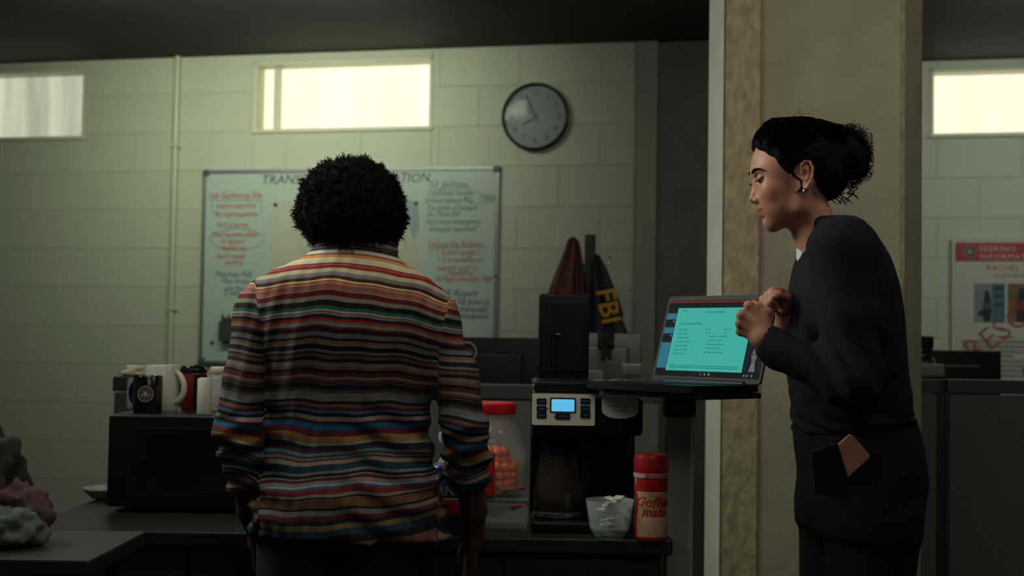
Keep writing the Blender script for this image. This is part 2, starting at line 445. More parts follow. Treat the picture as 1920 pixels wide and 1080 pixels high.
# ---------------------------------------------------------------- whiteboard
ub0, zt0 = wallpt(386, 320); ub1, zt1 = wallpt(939, 313); zb = wallpt(380, 682)[1]
wbw = ub1-ub0; wbh = (zt0+zt1)/2-zb
WB = thing('whiteboard', 'large aluminium-framed whiteboard covered in red, green and blue marker notes', 'whiteboard', WM @ Vector((ub0, -0.006, zb)), YAW)
m_white = pbr('whiteboard_surface', (172, 192, 180), 0.3, ns=3, na=0.03)
m_alu = pbr('aluminium_frame', (150, 155, 150), 0.35, 0.7)
b = MB(); b.box((0.008, -0.016, 0.008), (wbw-0.008, -0.001, wbh-0.008)); b.build('panel', m_white, WB, local=True)
for lo, hi in (((0, -0.024, wbh-0.018), (wbw, 0, wbh)), ((0, -0.024, 0), (wbw, 0, 0.018)), ((0, -0.024, 0.018), (0.018, 0, wbh-0.018)), ((wbw-0.018, -0.024, 0.018), (wbw, 0, wbh-0.018))):
    b = MB(); b.box(lo, hi, 0.003); b.build('frame_rail', m_alu, WB, local=True)
m_cap = pbr('grey_corner_cap', (70, 76, 74), 0.5)
for cx, cz in ((0, 0), (wbw-0.03, 0), (0, wbh-0.03), (wbw-0.03, wbh-0.03)):
    b = MB(); b.box((cx-0.002, -0.027, cz-0.002), (cx+0.032, 0.0, cz+0.032), 0.005); b.build('corner_cap', m_cap, WB, local=True)
def wb(px, py):
    u, z = wallpt(px, py, 0.02); return u-ub0, z-zb
INK = {'k': pbr('ink_black', (40, 54, 48), 0.6), 'r': pbr('ink_red', (176, 48, 46), 0.6), 'g': pbr('ink_green', (14, 108, 82), 0.6), 'b': pbr('ink_blue', (24, 46, 100), 0.6), 't': pbr('ink_teal', (26, 90, 112), 0.6)}
def note(s, px, py, wpx, c, hpx=15, rot=0.0, bold=0.0):
    u, z = wb(px, py); size = hpx/380*1.25
    o = text(s, size, INK[c], WB, Matrix.Identity(4), 'handwriting', shear=0.18, offset=bold)
    xs = [v.co.x for v in o.data.vertices]; wd = max(xs)-min(xs); k = (wpx/380)/wd
    rng = random.Random(s)
    for v in o.data.vertices:                       # uneven baseline like quick handwriting
        v.co.z += 0.0022*math.sin(v.co.x*55+rng.random()*0.2+px)
    o.data.transform(T((u, -0.0168, z)) @ Matrix.Rotation(rot, 4, 'Y') @ Matrix.Diagonal((k, 1, 1, 1)))
def ink_path(pts, c, r=0.0012):
    b = MB(); b.tube([(wb(x, y)[0], -0.0168, wb(x, y)[1]) for x, y in pts], r, 4); b.build('marker_line', INK[c], WB, local=True)
note('TRANSFER', 490, 338, 118, 'k', 20, 0.0, 0.0); note('COORDINATION', 628, 336, 188, 'k', 20, 0.0, 0.0)
for a in [('Job Gathering Site', 393, 367, 112, 'r', 15), ('Improvements', 406, 386, 82, 'r', 12), ('Ex representative', 404, 402, 90, 'r', 12), ('Not a secret', 407, 422, 66, 'r', 13),
          ('Meet between lobby', 399, 440, 94, 'r', 13), ('to agency', 414, 452, 50, 'r', 11), ('behind lot', 418, 465, 48, 'r', 12), ('don\'t speak', 406, 480, 60, 'r', 11), ('openly', 420, 492, 42, 'r', 11),
          ('Mountain Hall', 404, 514, 76, 't', 15), ('Plan vendor', 417, 527, 60, 't', 12), ('use fleet', 420, 541, 50, 't', 11), ('2 tablets', 420, 550, 48, 't', 11),
          ('S.I. Jackson', 805, 346, 74, 'g', 13), ('1 potential comms', 802, 362, 86, 'g', 12), ('protect agency HQ', 798, 376, 92, 'g', 12), ('TBD', 898, 372, 26, 'g', 13), ('The point of contact', 800, 390, 98, 'g', 12),
          ('As Then PX', 800, 402, 66, 'g', 12), ('· Not since emergency', 793, 416, 112, 'g', 13), ('domestic terminal?', 804, 430, 92, 'g', 12),
          ('LaGuardia Airport:', 803, 458, 108, 'r', 15), ('1 active target', 817, 473, 76, 'r', 14), ('1 is in surveillance', 819, 487, 86, 'r', 13), ('· request used to', 812, 502, 84, 'r', 12),
          ('Manhattan', 838, 512, 52, 'r', 11), ('All flights pending TBD', 815, 523, 112, 'r', 12), ('JFK Airport', 826, 550, 74, 'b', 15), ('and NJ branch', 833, 566, 86, 'b', 14), ('of materials', 845, 580, 70, 'b', 13), ('distributed', 861, 593, 54, 'b', 12)]:
    note(*a)
ink_path([(400, 376), (490, 376), (492, 402)], 'k'); ink_path([(398, 378), (398, 398), (412, 400)], 'k')
ink_path([(445+51*math.cos(t/10), 449+20*math.sin(t/10)) for t in range(0, 63, 3)], 'k')
ink_path([(900+28*math.cos(t/10), 372+10*math.sin(t/10)) for t in range(-5, 52, 3)], 'k')
ink_path([(806, 357), (884, 352)], 'k'); ink_path([(810, 466), (912, 462)], 'k'); ink_path([(808, 466), (808, 480)], 'k'); ink_path([(898, 463), (898, 478)], 'k')
# map sheet held by magnets
u, z = wb(508, 378); u2_, z2 = wb(788, 378); z3 = wb(788, 640)[1]
mp = pbr('map_paper', (178, 184, 164), 0.7, ns=14, na=0.06)
pm = WM @ T((ub0, -0.006, zb))
b = MB(); b.box((u, -0.0178, z3), (u2_, -0.0166, z)); o = b.build('map_sheet', mp, mtx=WM @ T((ub0, -0.006, zb)))
meta(o, 'pale map sheet pinned to the middle of the whiteboard', 'map'); MW[o.name] = o.matrix_basis.copy() if False else MW[o.name]
m_blue = pbr('map_water', (140, 158, 158), 0.7); m_vein = pbr('map_line', (120, 130, 118), 0.7)
def wbw_(px, py, n=0.0255): return WM @ Vector((wallpt(px, py, n)[0], -n, wallpt(px, py, n)[1]))
b = MB(); f = []
pts = [(757, 372), (785, 380), (787, 430), (776, 452), (768, 425), (760, 415), (752, 395)]
poly = [(wallpt(x, y, 0.02)[0], wallpt(x, y, 0.02)[1]) for x, y in pts]
b.prism(poly, 0.0004, m=T((0, -0.0245, 0))); b.build('water_area', m_blue, o, mtx=WM)
rr = random.Random(4)
for i in range(16):
    x, y = rr.uniform(515, 780), rr.uniform(385, 470); p = []
    for k in range(6):
        p.append(wbw_(x, y, 0.0243)); x = min(784, max(512, x+rr.uniform(-16, 16))); y = min(590, y+rr.uniform(4, 22))
    b = MB(); b.tube(p, 0.0008, 4); b.build('map_line', m_vein, o)
for i, (x, y, lb) in enumerate([(517, 384, 'small dark magnet at the upper left corner of the map sheet'), (780, 381, 'small dark magnet at the upper right corner of the map sheet'), (930, 518, 'small dark magnet on the right edge of the whiteboard'), (398, 642, 'small dark magnet low on the left of the whiteboard')]):
    b = MB(); b.lathe([(0, 0), (0.009, 0), (0.009, 0.004), (0.006, 0.008), (0, 0.008)], 16, m=Matrix.Rotation(PI/2, 4, 'X'))
    o = b.build('magnet', pbr('dark_magnet', (30, 36, 34), 0.4), smooth=True, mtx=wframe(wallpt(x, y, 0.024)[0], 0.0245, wallpt(x, y, 0.024)[1])); meta(o, lb, 'magnet', 'whiteboard magnets')
# marker caddy on the board
u, z = wallpt(416, 650, 0.03); b = MB()
b.box((0, -0.05, 0), (0.085, 0, 0.006), 0.001).box((0, -0.05, 0), (0.085, -0.046, 0.09), 0.001).box((0, -0.005, 0), (0.085, 0, 0.12), 0.001).box((0, -0.05, 0), (0.004, 0, 0.1), 0.001).box((0.081, -0.05, 0), (0.085, 0, 0.1), 0.001)
M0 = wframe(u, 0.0245, z+0.03)
cd = thing('marker_caddy', 'small dark wire marker caddy stuck to the left of the whiteboard', 'caddy', M0.to_translation(), YAW)
b.build('tray', pbr('caddy_grey', (58, 66, 68), 0.5), cd, local=True)
for i in range(3):
    q = MB(); q.lathe([(0, 0), (.006, 0), (.006, .1), (.005, .13), (0, .13)], 12); q.build('marker', pbr('marker_dark%d' % i, [(40, 40, 46), (110, 40, 40), (36, 50, 80)][i], 0.4), cd, smooth=True, local=True, mtx=T((0.02+i*0.022, -0.025, 0.008)) @ Matrix.Rotation(0.1*(i-1), 4, 'Y'))

# ---------------------------------------------------------------- wall clock
cu, cz_ = wallpt(1003.5, 219, 0.03); CR = 0.166
ck = thing('wall_clock', 'round wall clock with thin dark rim and pale face', 'clock', WM @ Vector((cu, -0.008, cz_)), YAW)
RX = Matrix.Rotation(PI/2, 4, 'X')
m_rim = pbr('clock_rim', (22, 34, 40), 0.35); m_face = pbr('clock_face', (116, 130, 126), 0.5); m_num = pbr('clock_numeral', (34, 44, 48), 0.6)
b = MB(); b.lathe([(CR-0.013, 0.036), (CR-0.006, 0.042), (CR, 0.036), (CR, 0.0), (0, 0.0)], 64, m=RX); b.build('rim', m_rim, ck, smooth=True, local=True)
b = MB(); b.lathe([(0, 0.012), (CR-0.01, 0.012), (CR-0.01, 0.016), (0, 0.016)], 64, m=RX); b.build('face', m_face, ck, local=True)
for i in range(1, 13):
    a = math.radians(90-30*i); text(str(i), 0.042, m_num, ck, T((0.118*math.cos(a), -0.0166, 0.118*math.sin(a))), 'numeral', 'CENTER', space=0.9)
def hand(name, ang, L, wd, mat, back=0.02, y=-0.02):
    b = MB(); b.prism([(-wd, -back), (wd, -back), (wd*0.6, L), (-wd*0.6, L)], 0.0015, m=T((0, y, 0)) @ Matrix.Rotation(math.radians(ang), 4, 'Y')); b.build(name, mat, ck, local=True)
hand('hour_hand', 237, 0.078, 0.005, m_num); hand('minute_hand', -22.5, 0.118, 0.004, m_num, y=-0.022); hand('second_hand', 157, 0.045, 0.0015, pbr('second_red', (150, 70, 66), 0.5), y=-0.024)
b = MB(); b.lathe([(0, 0.0), (0.007, 0), (0.007, 0.012), (0, 0.012)], 16, m=T((0, -0.016, 0)) @ RX); b.build('hub', m_num, ck, smooth=True, local=True)
m_glass = pbr('thin_glass', (255, 255, 255), 0.02, alpha=0.07, spec=0.8)
b = MB(); b.lathe([(CR-0.012, 0.034)]+[((CR-0.012)*math.cos(t*PI/16), 0.034+0.004*math.sin(t*PI/16)) for t in range(1, 9)], 64, m=RX); b.build('glass_cover', m_glass, ck, smooth=True, local=True)

# ---------------------------------------------------------------- poster board on the right wall
pu0, pz1 = wallpt(1784, 447, NR+0.03); pu1 = wallpt(1990, 447, NR+0.03)[0]; pz0 = wallpt(1790, 760, NR+0.03)[1]
PB = thing('notice_board', 'white poster board headed SEEKING INFORMATION with a red banner', 'poster', WM @ Vector((pu0, -NR-0.009, pz0)), YAW)
pw, ph = pu1-pu0, pz1-pz0
b = MB(); b.box((0, -0.025, 0), (pw, 0, ph), 0.002); b.build('board', pbr('poster_white', (176, 180, 162), 0.6), PB, local=True)
m_red = pbr('poster_red', (158, 44, 48), 0.6); m_pw = pbr('poster_lettering', (196, 176, 164), 0.6)
def pb(px, py):
    u, z = wallpt(px, py, NR+0.03); return u-pu0, z-pz0
def pbox(x0, y0, x1, y1, name, mat, d=0.0262, parent=PB, poly=None):
    a, c = pb(x0, y1), pb(x1, y0); b = MB()
    b.box((a[0], -d, a[1]), (c[0], -0.0252, c[1])); return b.build(name, mat, parent, local=True)
pbox(1791, 455, 1960, 490, 'banner', m_red)
text('SEEKING', 0.040, m_pw, PB, T((pb(1836, 467)[0], -0.0268, pb(1836, 467)[1])), space=1.15)
text('INFORMATION', 0.040, m_pw, PB, T((pb(1836, 482)[0], -0.0268, pb(1836, 482)[1])), space=1.15)
sx, sz = pb(1818, 472)
def seal(parent, M, r, d=0.0008, wall=True):
    R_ = M @ (RX if wall else Matrix.Identity(4))
    for nm, rr_, dd, mt in (('seal_ring', r, d, pbr('seal_gold', (150, 120, 62), 0.5)), ('seal_disc', r*.84, d*1.5, pbr('seal_blue', (36, 62, 82), 0.5)), ('seal_ring', r*.6, d*1.8, pbr('seal_gold', (150, 120, 62), 0.5)), ('seal_disc', r*.54, d*2.1, pbr('seal_blue', (36, 62, 82), 0.5))):
        b = MB(); b.lathe([(0, 0), (rr_, 0), (rr_, dd), (0, dd)], 28, m=R_); b.build(nm, mt, parent, local=True)
    b = MB(); b.prism([(-r*.2, r*.3), (r*.2, r*.3), (r*.2, -.05*r), (0, -r*.36), (-r*.2, -.05*r)], -d*2.6, m=M); b.build('seal_shield', pbr('seal_white', (180, 150, 130), 0.5), parent, local=True)
    b = MB()
    for sgn in (-1, 1): b.prism([(sgn*r*.24, -r*.1), (sgn*r*.42, r*.1), (sgn*r*.46, -r*.2), (sgn*r*.2, -r*.36)], -d*2.4, m=M)
    b.build('seal_laurel', pbr('seal_gold', (150, 120, 62), 0.5), parent, local=True)
seal(PB, T((sx, -0.0262, sz)), 0.034)
text('RACHEL CO', 0.040, m_red, PB, T((pb(1849, 502)[0], -0.0256, pb(1849, 502)[1])), space=1.1)
text('VICTIM INFORMATION', 0.024, m_red, PB, T((pb(1862, 517)[0], -0.0256, pb(1862, 517)[1])))
pbox(1826, 532, 1884, 605, 'photograph', pbr('photo_grey', (112, 126, 128), 0.6), 0.0258)
pbox(1860, 532, 1884, 604, 'photograph', pbr('photo_blue', (62, 98, 112), 0.6), 0.0260)
m_sil = pbr('photo_dark', (26, 34, 38), 0.6)
def ppoly(pts, name, mat, d=0.0266):
    b = MB(); b.prism([pb(x, y) for x, y in pts], 0.0003, m=T((0, -d, 0))); b.build(name, mat, PB, local=True)
ppoly([(1848, 543), (1853, 546), (1857, 560), (1858, 572), (1843, 572), (1845, 556)], 'photo_figure', m_sil)
ppoly([(1841, 570), (1858, 568), (1860, 584), (1842, 586)], 'photo_figure', pbr('photo_denim', (60, 84, 98), 0.6), 0.0268)
ppoly([(1843, 580), (1860, 578), (1856, 603), (1844, 603), (1842, 592), (1834, 592), (1834, 584)], 'photo_figure', m_sil, 0.0270)
for y in (539, 553, 569): ppoly([(1863, y), (1882, y-2), (1882, y+4), (1864, y+5)], 'photo_stripe', pbr('photo_navy', (28, 48, 62), 0.6))
pbox(1889, 532, 1960, 605, 'photograph', pbr('photo_brown', (112, 84, 56), 0.6, ns=20, na=.4), 0.0258)
ppoly([(1912, 540), (1922, 538), (1926, 603), (1906, 603), (1906, 570)], 'photo_figure', m_sil)
ppoly([(1904, 562), (1922, 566), (1922, 574), (1903, 572)], 'photo_figure', pbr('photo_crimson', (120, 30, 36), 0.6), 0.0268)
rr = random.Random(3)
for i in range(9):
    y = 632+i*9; pbox(1803 if i not in (0, 4) else 1868, y-2, 1950 if i not in (0, 4) else 1900, y+1.5, 'text_line', pbr('print_grey', (130, 136, 124), 0.7) if i not in (0, 4) else pbr('print_red', (160, 100, 90), 0.7))
x, z = pb(1826, 655)
text('RESOLVED', 0.155, pbr('stamp_red', (152, 52, 48), 0.7), PB, T((x-0.03, -0.0275, z-0.03)) @ Matrix.Rotation(math.radians(-38), 4, 'Y'), 'stamp', offset=-0.002, space=1.0)
b = MB(); b.prism(rrect(*pb(1917, 706), *pb(1935, 688), 0.01), 0.001, m=T((0, -0.0262, 0))); b.build('red_dot', m_red, PB, local=True)

# ---------------------------------------------------------------- cubicle partitions and monitors behind
m_fab = pbr('partition_fabric', (84, 86, 78), 0.9, ns=120, na=0.12, bump=0.2, bs=400)
m_rail = pbr('partition_rail', (62, 66, 66), 0.4, 0.2)
m_post = pbr('partition_post', (40, 44, 44), 0.4, 0.2)
def partition(label, px0, px1, Y, ytop, posts, skip=None):
    a = at(px0, ytop, Y); z = a.z; root = thing('cubicle_partition', label, 'partition', (a.x, Y, 0), YAW*0.4)
    L = (at(px1, ytop, Y).x-a.x)/math.cos(YAW*0.4); xs = [0]+[(at(p, ytop, Y).x-a.x) for p in posts]+[L]
    for i, (p, q) in enumerate(zip(xs, xs[1:])):
        b = MB(); b.box((p+(0.02 if i else 0), -0.026, z-0.048), (q-0.004, 0.026, z), 0.004); b.build('top_rail', m_rail, root, local=True)
        b = MB(); b.box((p+(0.03 if i else 0.004), -0.02, 0.12), (q-0.012, 0.02, z-0.052), 0.004); b.build('fabric_panel', m_fab, root, local=True)
        b = MB(); b.box((p+(0.03 if i else 0.004), -0.015, 0.0), (q-0.012, 0.015, 0.115), 0.003); b.build('kick_plate', m_post, root, local=True)
    for x in xs[1:-1]:
        b = MB(); b.box((x-0.012, -0.022, 0), (x+0.016, 0.022, z-0.002), 0.003); b.build('post', m_post, root, local=True)
        b = MB(); b.box((x+0.018, -0.024, 0), (x+0.026, 0.024, z-0.05), 0.002); b.build('edge_strip', m_rail, root, local=True)
    return root
partition('long grey fabric cubicle partition behind the microwave and the coffee maker', 217, 1232, 4.25, 706, [640])
partition('grey fabric cubicle partition right of the concrete column, below the poster', 1640, 2010, 4.45, 708, [1758])

m_mon = pbr('monitor_black', (16, 18, 19), 0.45, spec=.3); m_sil2 = pbr('monitor_silver', (112, 118, 112), 0.35, 0.55); m_ring = pbr('logo_silver', (170, 172, 168), 0.3, 0.3)
m_scr = pbr('screen_off', (8, 9, 10), 0.1)
def monitor(label, pxc, py_top, Y, wd, ht, mat, logo=True, rz=0.0):
    tp = at(pxc, py_top, Y); root = thing('monitor', label, 'monitor', (tp.x, Y+0.06, 0.735), rz, 'monitors behind the partitions')
    z1 = tp.z-0.735; z0 = z1-ht
    b = MB(); b.box((-wd/2, -0.045, z0), (wd/2, -0.02, z1), 0.006, seg=3); b.build('shell', mat, root, smooth=True, local=True)
    b = MB(); b.box((-wd*.36, -0.062, z0+ht*.14), (wd*.36, -0.04, z1-ht*.16), 0.012, seg=3); b.build('rear_bulge', mat, root, smooth=True, local=True)
    b = MB(); b.box((-wd/2+.012, -0.021, z0+.018), (wd/2-.012, -0.0185, z1-.012)); b.build('screen', m_scr, root, local=True)
    b = MB(); b.box((-0.035, -0.09, 0.012), (0.035, -0.064, z0+ht*.55), 0.01, seg=3); b.build('stand_neck', m_sil2 if mat is m_sil2 else m_rail, root, smooth=True, local=True)
    b = MB(); b.box((-0.12, -0.16, 0), (0.12, 0.04, 0.012), 0.005); b.build('stand_base', m_rail, root, local=True)
    if logo:
        zc = z1-0.052
        b = MB()
        b.lathe([(0.031, 0), (0.036, 0), (0.036, 0.002), (0.031, 0.002), (0.031, 0)], 40, m=T((0, -0.045 if False else -0.063, zc)) @ RX); b.build('logo_ring', m_ring, root, local=True)
        b = MB(); b.lathe([(0, -0.0185), (0.037, -0.0185), (0.037, 0), (0, 0.0)], 40, m=T((0, -0.063, zc)) @ RX); b.build('logo_disc', mat, root, local=True)
        text('DELL', 0.024, m_ring, root, T((0, -0.0645, zc)), 'logo_lettering', 'CENTER')
    return root
monitor('black monitor back with a round ring logo, left of the upright black lid', 879, 632, 4.62, 0.56, 0.34, m_mon, rz=YAW*.4)
monitor('silver-backed monitor between the upright black lid and the laptop', 1120, 624, 4.75, 0.34, 0.30, m_sil2, False, rz=YAW*.4)
monitor('black monitor back with ring logo below the poster, beside the column', 1738, 656, 4.8, 0.56, 0.34, m_mon, rz=YAW*.4)
# desks carrying them
def desk(label, px0, px1, Y):
    a, c = at(px0, 700, Y), at(px1, 700, Y); r = thing('office_desk', label, 'desk', ((a.x+c.x)/2, Y+0.4, 0), YAW*0.4); L = (c.x-a.x)/2
    b = MB(); b.box((-L, -0.30, 0.705), (L, 0.36, 0.733), 0.004); b.build('desktop', pbr('desk_laminate', (110, 108, 98), 0.5), r, local=True)
    for x in (-L+.05, L-.09):
        for y in (-0.26, 0.30): b = MB(); b.box((x, y, 0), (x+.04, y+.04, .705), 0.004); b.build('leg', m_rail, r, local=True)
desk('grey office desk behind the long partition', 600, 1225, 4.42)
desk('grey office desk behind the right-hand partition', 1600, 2000, 4.62)
# grey rounded box in front of the right monitor, small dark webcam on top of it
p = at(1735, 707, 4.43); b = MB(); b.box((p.x-.055, 4.40, p.z-0.0), (p.x+.06, 4.47, p.z+.046), 0.012, seg=4)
meta(b.build('desk_speaker', pbr('grey_plastic', (112, 112, 106), 0.5), smooth=True), 'small rounded grey box on the partition rail beside the column', 'speaker')
def webcam(label, px, py, Y, s=1.0, cable=False):
    p = at(px, py, Y); r = thing('webcam', label, 'webcam', p, 0.2)
    b = MB(); b.box((-0.022*s, -0.014, 0), (0.022*s, 0.014, 0.05*s), 0.008, seg=3); b.build('body', m_mon, r, smooth=True, local=True)
    b = MB(); b.lathe([(0, 0), (0.013*s, 0), (0.013*s, 0.004), (0.008*s, 0.007), (0, 0.007)], 20, m=T((0, 0.013, 0.03*s)) @ Matrix.Rotation(-PI/2, 4, 'X')); b.build('lens', m_scr, r, smooth=True, local=True)
    b = MB(); b.box((-0.012*s, -0.02, -0.03*s), (0.012*s, 0.012, 0.004), 0.003); b.build('clip', m_mon, r, local=True)
    if cable:
        b = MB(); pts = [(0.02+.028*math.cos(t), -0.02, -0.01+.036*math.sin(t)) for t in np.linspace(1.6, -2.6, 14)]; b.tube(pts, 0.0022, 6); b.build('cable', pbr('cable_grey', (120, 124, 120), 0.4), r, smooth=True, local=True)
webcam('small black webcam clipped on the monitor beside the column', 1738, 655, 4.8)
webcam('black webcam with looped grey cable hanging on the silver monitor', 1136, 656, 4.62, 1.35, True)

# ---------------------------------------------------------------- coat stand with two coats
cs = at(1107, 440, 5.45); CT = thing('coat_stand', 'flat dark upright coat stand between two hanging coats', 'coat stand', (cs.x, 5.45, 0))
m_dk = pbr('stand_dark', (26, 27, 27), 0.5)
b = MB(); b.box((-0.023, -0.012, 0.03), (0.023, 0.012, cs.z), 0.008, seg=3); b.build('post', m_dk, CT, smooth=True, local=True)
b = MB(); b.lathe([(0, 0), (0.19, 0), (0.18, 0.02), (0.03, 0.035), (0, 0.035)], 36); b.build('base', m_dk, CT, smooth=True, local=True)
for sgn in (-1, 1):
    b = MB(); b.tube([(sgn*.018, -0.005, cs.z-.13), (sgn*.06, -0.01, cs.z-.14), (sgn*.085, -0.012, cs.z-.115), (sgn*.085, -0.012, cs.z-.09)], 0.005, 8); b.build('hook', pbr('hook_chrome', (150, 150, 145), 0.25, 0.9), CT, smooth=True, local=True)
def coat(name, label, cat, mat, prof, Y, folds, seed, amp=0.02, base=0.03, z_bot=0.75):
    """prof: (py, px_left, px_right) outline rows; draped sheet with vertical folds wrapped round"""
    rows = []; n = 72; rr = random.Random(seed); ph = [rr.uniform(0, 6) for _ in range(3)]
    V = []; prof = sorted(prof); ys = np.linspace(prof[0][0], prof[-1][0], 46)
    for y in ys:
        l = np.interp(y, [p[0] for p in prof], [p[1] for p in prof]); r = np.interp(y, [p[0] for p in prof], [p[2] for p in prof])
        a, c = at(l, y, Y), at(r, y, Y); cx = (a.x+c.x)/2; hw = (c.x-a.x)/2; f = (y-ys[0])/(ys[-1]-ys[0])
        for i in range(n):
            t = 2*PI*i/n; g = 1+0.0*math.sin(t); dep = (base+0.05*f)*(1+0.35*math.sin(folds*t*0.5+ph[0]+0.6*f)+0.25*math.sin(folds*t+ph[1]))
            V.append((cx+hw*math.cos(t)*(1+0.02*math.sin(9*t+ph[2])), Y-math.sin(t)*dep - amp*abs(math.sin(t))*math.sin(folds*t+ph[1]+f), a.z))
    Q = []
    for j in range(len(ys)-1):
        for i in range(n): Q.append((j*n+i, j*n+(i+1) % n, (j+1)*n+(i+1) % n, (j+1)*n+i))
    me = bpy.data.meshes.new(name); me.from_pydata(V+[(V[0][0]*.5+V[n//2][0]*.5, Y, V[0][2]+.004)], [], Q+[(i, (i+1) % n, len(V)) for i in range(n)]); me.update()
    me.transform(Matrix.Identity(4)); bmm = bmesh.new(); bmm.from_mesh(me); bmesh.ops.recalc_face_normals(bmm, faces=bmm.faces); bmm.to_mesh(me); bmm.free()
    o = link_mesh(name, me, mat, None, True); return meta(o, label, cat)
def plaid(name, base, stripe, sc):
    m = pbr(name, base, 0.9, ns=30, na=0.2, bump=0.2, bs=150); nt = m.node_tree; b = nt.nodes['Principled BSDF']
    tc = nt.nodes.new('ShaderNodeTexCoord'); mix = None; prev = b.inputs['Base Color'].links[0].from_socket
    for d in ('X', 'Z'):
        wv = nt.nodes.new('ShaderNodeTexWave'); wv.bands_direction = d; wv.inputs['Scale'].default_value = sc; wv.inputs['Distortion'].default_value = 1.5
        r = nt.nodes.new('ShaderNodeMapRange'); r.inputs[1].default_value = .6; r.inputs[2].default_value = .9; r.inputs[4].default_value = 0.75
        mx = nt.nodes.new('ShaderNodeMix'); mx.data_type = 'RGBA'; mx.inputs[7].default_value = (*srgb(stripe), 1)
        nt.links.new(tc.outputs['Object'], wv.inputs[0]); nt.links.new(wv.outputs[1], r.inputs[0]); nt.links.new(r.outputs[0], mx.inputs[0]); nt.links.new(prev, mx.inputs[6]); prev = mx.outputs[2]
    nt.links.new(prev, b.inputs['Base Color']); return m
coat('plaid_coat', 'faded red and brown plaid coat hanging left of the coat stand', 'coat', plaid('plaid_cloth', (92, 80, 66), (132, 62, 52), 5.0),
     [(446, 1069, 1078), (452, 1063, 1086), (470, 1058, 1090), (490, 1050, 1093), (520, 1038, 1097), (550, 1027, 1098), (620, 1018, 1100), (700, 1014, 1102)], 5.40, 7, 3)
jk = coat('dark_jacket', 'dark jacket with yellow lettering hanging right of the coat stand', 'jacket', pbr('jacket_dark', (34, 38, 42), 0.7, ns=10, na=0.2),
     [(478, 1112, 1124), (500, 1108, 1136), (530, 1106, 1148), (560, 1105, 1160), (585, 1104, 1168), (600, 1104, 1167), (625, 1104, 1178), (700, 1104, 1182)], 5.38, 5, 9, 0.012)
p = at(1139, 574, 5.27)
text('FBI', 0.115, pbr('letter_yellow', (206, 150, 30), 0.6), jk, T(p) @ Matrix.Rotation(math.radians(78), 4, 'Y'), 'lettering', 'CENTER', local=False, offset=0.0015, ext=0.004)

# ---------------------------------------------------------------- kitchenette counter
ZC = 0.775
CN = thing('kitchen_counter', 'dark low kitchenette counter carrying the microwave and coffee maker', 'counter', (-0.35, 3.3, 0))
m_top = pbr('counter_laminate', (30, 29, 27), 0.4, ns=50, na=0.2); m_cab = pbr('cabinet_front', (40, 38, 34), 0.5)
def cn(lo, hi, name, mat, bev=0.003, par=CN):
    b = MB(); b.box(lo, hi, bev); return b.build(name, mat, par)
cn((-1.12, 2.93, ZC-.035), (0.375, 3.68, ZC), 'worktop', m_top, 0.005)
cn((-1.10, 2.98, 0.09), (0.355, 3.66, ZC-.036), 'carcass', m_cab)
for i in range(4):
    x = -1.09+i*.361; d = cn((x, 2.962, .11), (x+.351, 2.979, ZC-.05), 'door', m_cab); b = MB(); b.tube([(x+.32, 2.95, .55), (x+.32, 2.94, .56), (x+.32, 2.94, .66), (x+.32, 2.95, .67)], .005, 8); b.build('handle', m_alu, d, smooth=True)
cn((-1.08, 3.02, 0), (0.335, 3.62, 0.088), 'plinth', m_post)

# microwave
a = at(207, 776, 3.25); c = at(560, 776, 3.25); zt = a.z
MV = thing('microwave_oven', 'black microwave oven with a dark glass door carrying mugs on top', 'microwave', ((a.x+c.x)/2, 3.25, ZC)); hw = (c.x-a.x)/2; H = zt-ZC
m_mw = pbr('microwave_black', (13, 14, 15), 0.3); m_mwg = pbr('microwave_glass', (22, 18, 16), 0.12); m_mwt = pbr('microwave_trim', (28, 30, 32), 0.35)
b = MB(); b.box((-hw, 0.02, 0.012), (hw, 0.37, H), 0.008, seg=3); b.build('body', m_mw, MV, smooth=True, local=True)
b = MB(); b.box((-hw, -0.012, 0.014), (hw*.48, 0.019, H-.002), 0.006, seg=3); dr = b.build('door', m_mw, MV, smooth=True, local=True)
b = MB(); b.box((-hw+.05, -0.0145, .05), (hw*.36, -0.011, H-.04), 0.001); b.build('door_window', m_mwg, dr, local=True)
b = MB(); b.box((-hw+.05, -0.0155, H-.036), (hw*.36, -0.011, H-.032), 0.0005); b.build('door_trim', m_mwt, dr, local=True)
b = MB(); b.box((-hw+.05, -0.0155, .044), (hw*.36, -0.011, .048), 0.0005); b.build('door_trim', m_mwt, dr, local=True)
b = MB(); b.tube([(hw*.43, -0.012, .05), (hw*.43, -0.035, .06), (hw*.43, -0.035, H-.06), (hw*.43, -0.012, H-.05)], .006, 8); b.build('handle', m_mwt, dr, smooth=True, local=True)
b = MB(); b.box((hw*.49, -0.01, 0.014), (hw, 0.019, H-.002), 0.005); cp = b.build('control_panel', m_mwt, MV, local=True)
for r in range(4):
    for q in range(3):
        b = MB(); b.box((hw*.56+q*.03, -0.013, .05+r*.026), (hw*.56+q*.03+.022, -0.0095, .068+r*.026), 0.002); b.build('button', m_mw, cp, local=True)
for x in (-hw+.04, hw-.04):
    for y in (.05, .33): b = MB(); b.lathe([(0, 0), (.014, 0), (.012, .012), (0, .012)], 14, m=T((x, y, 0))); b.build('foot', m_mwt, MV, local=True)

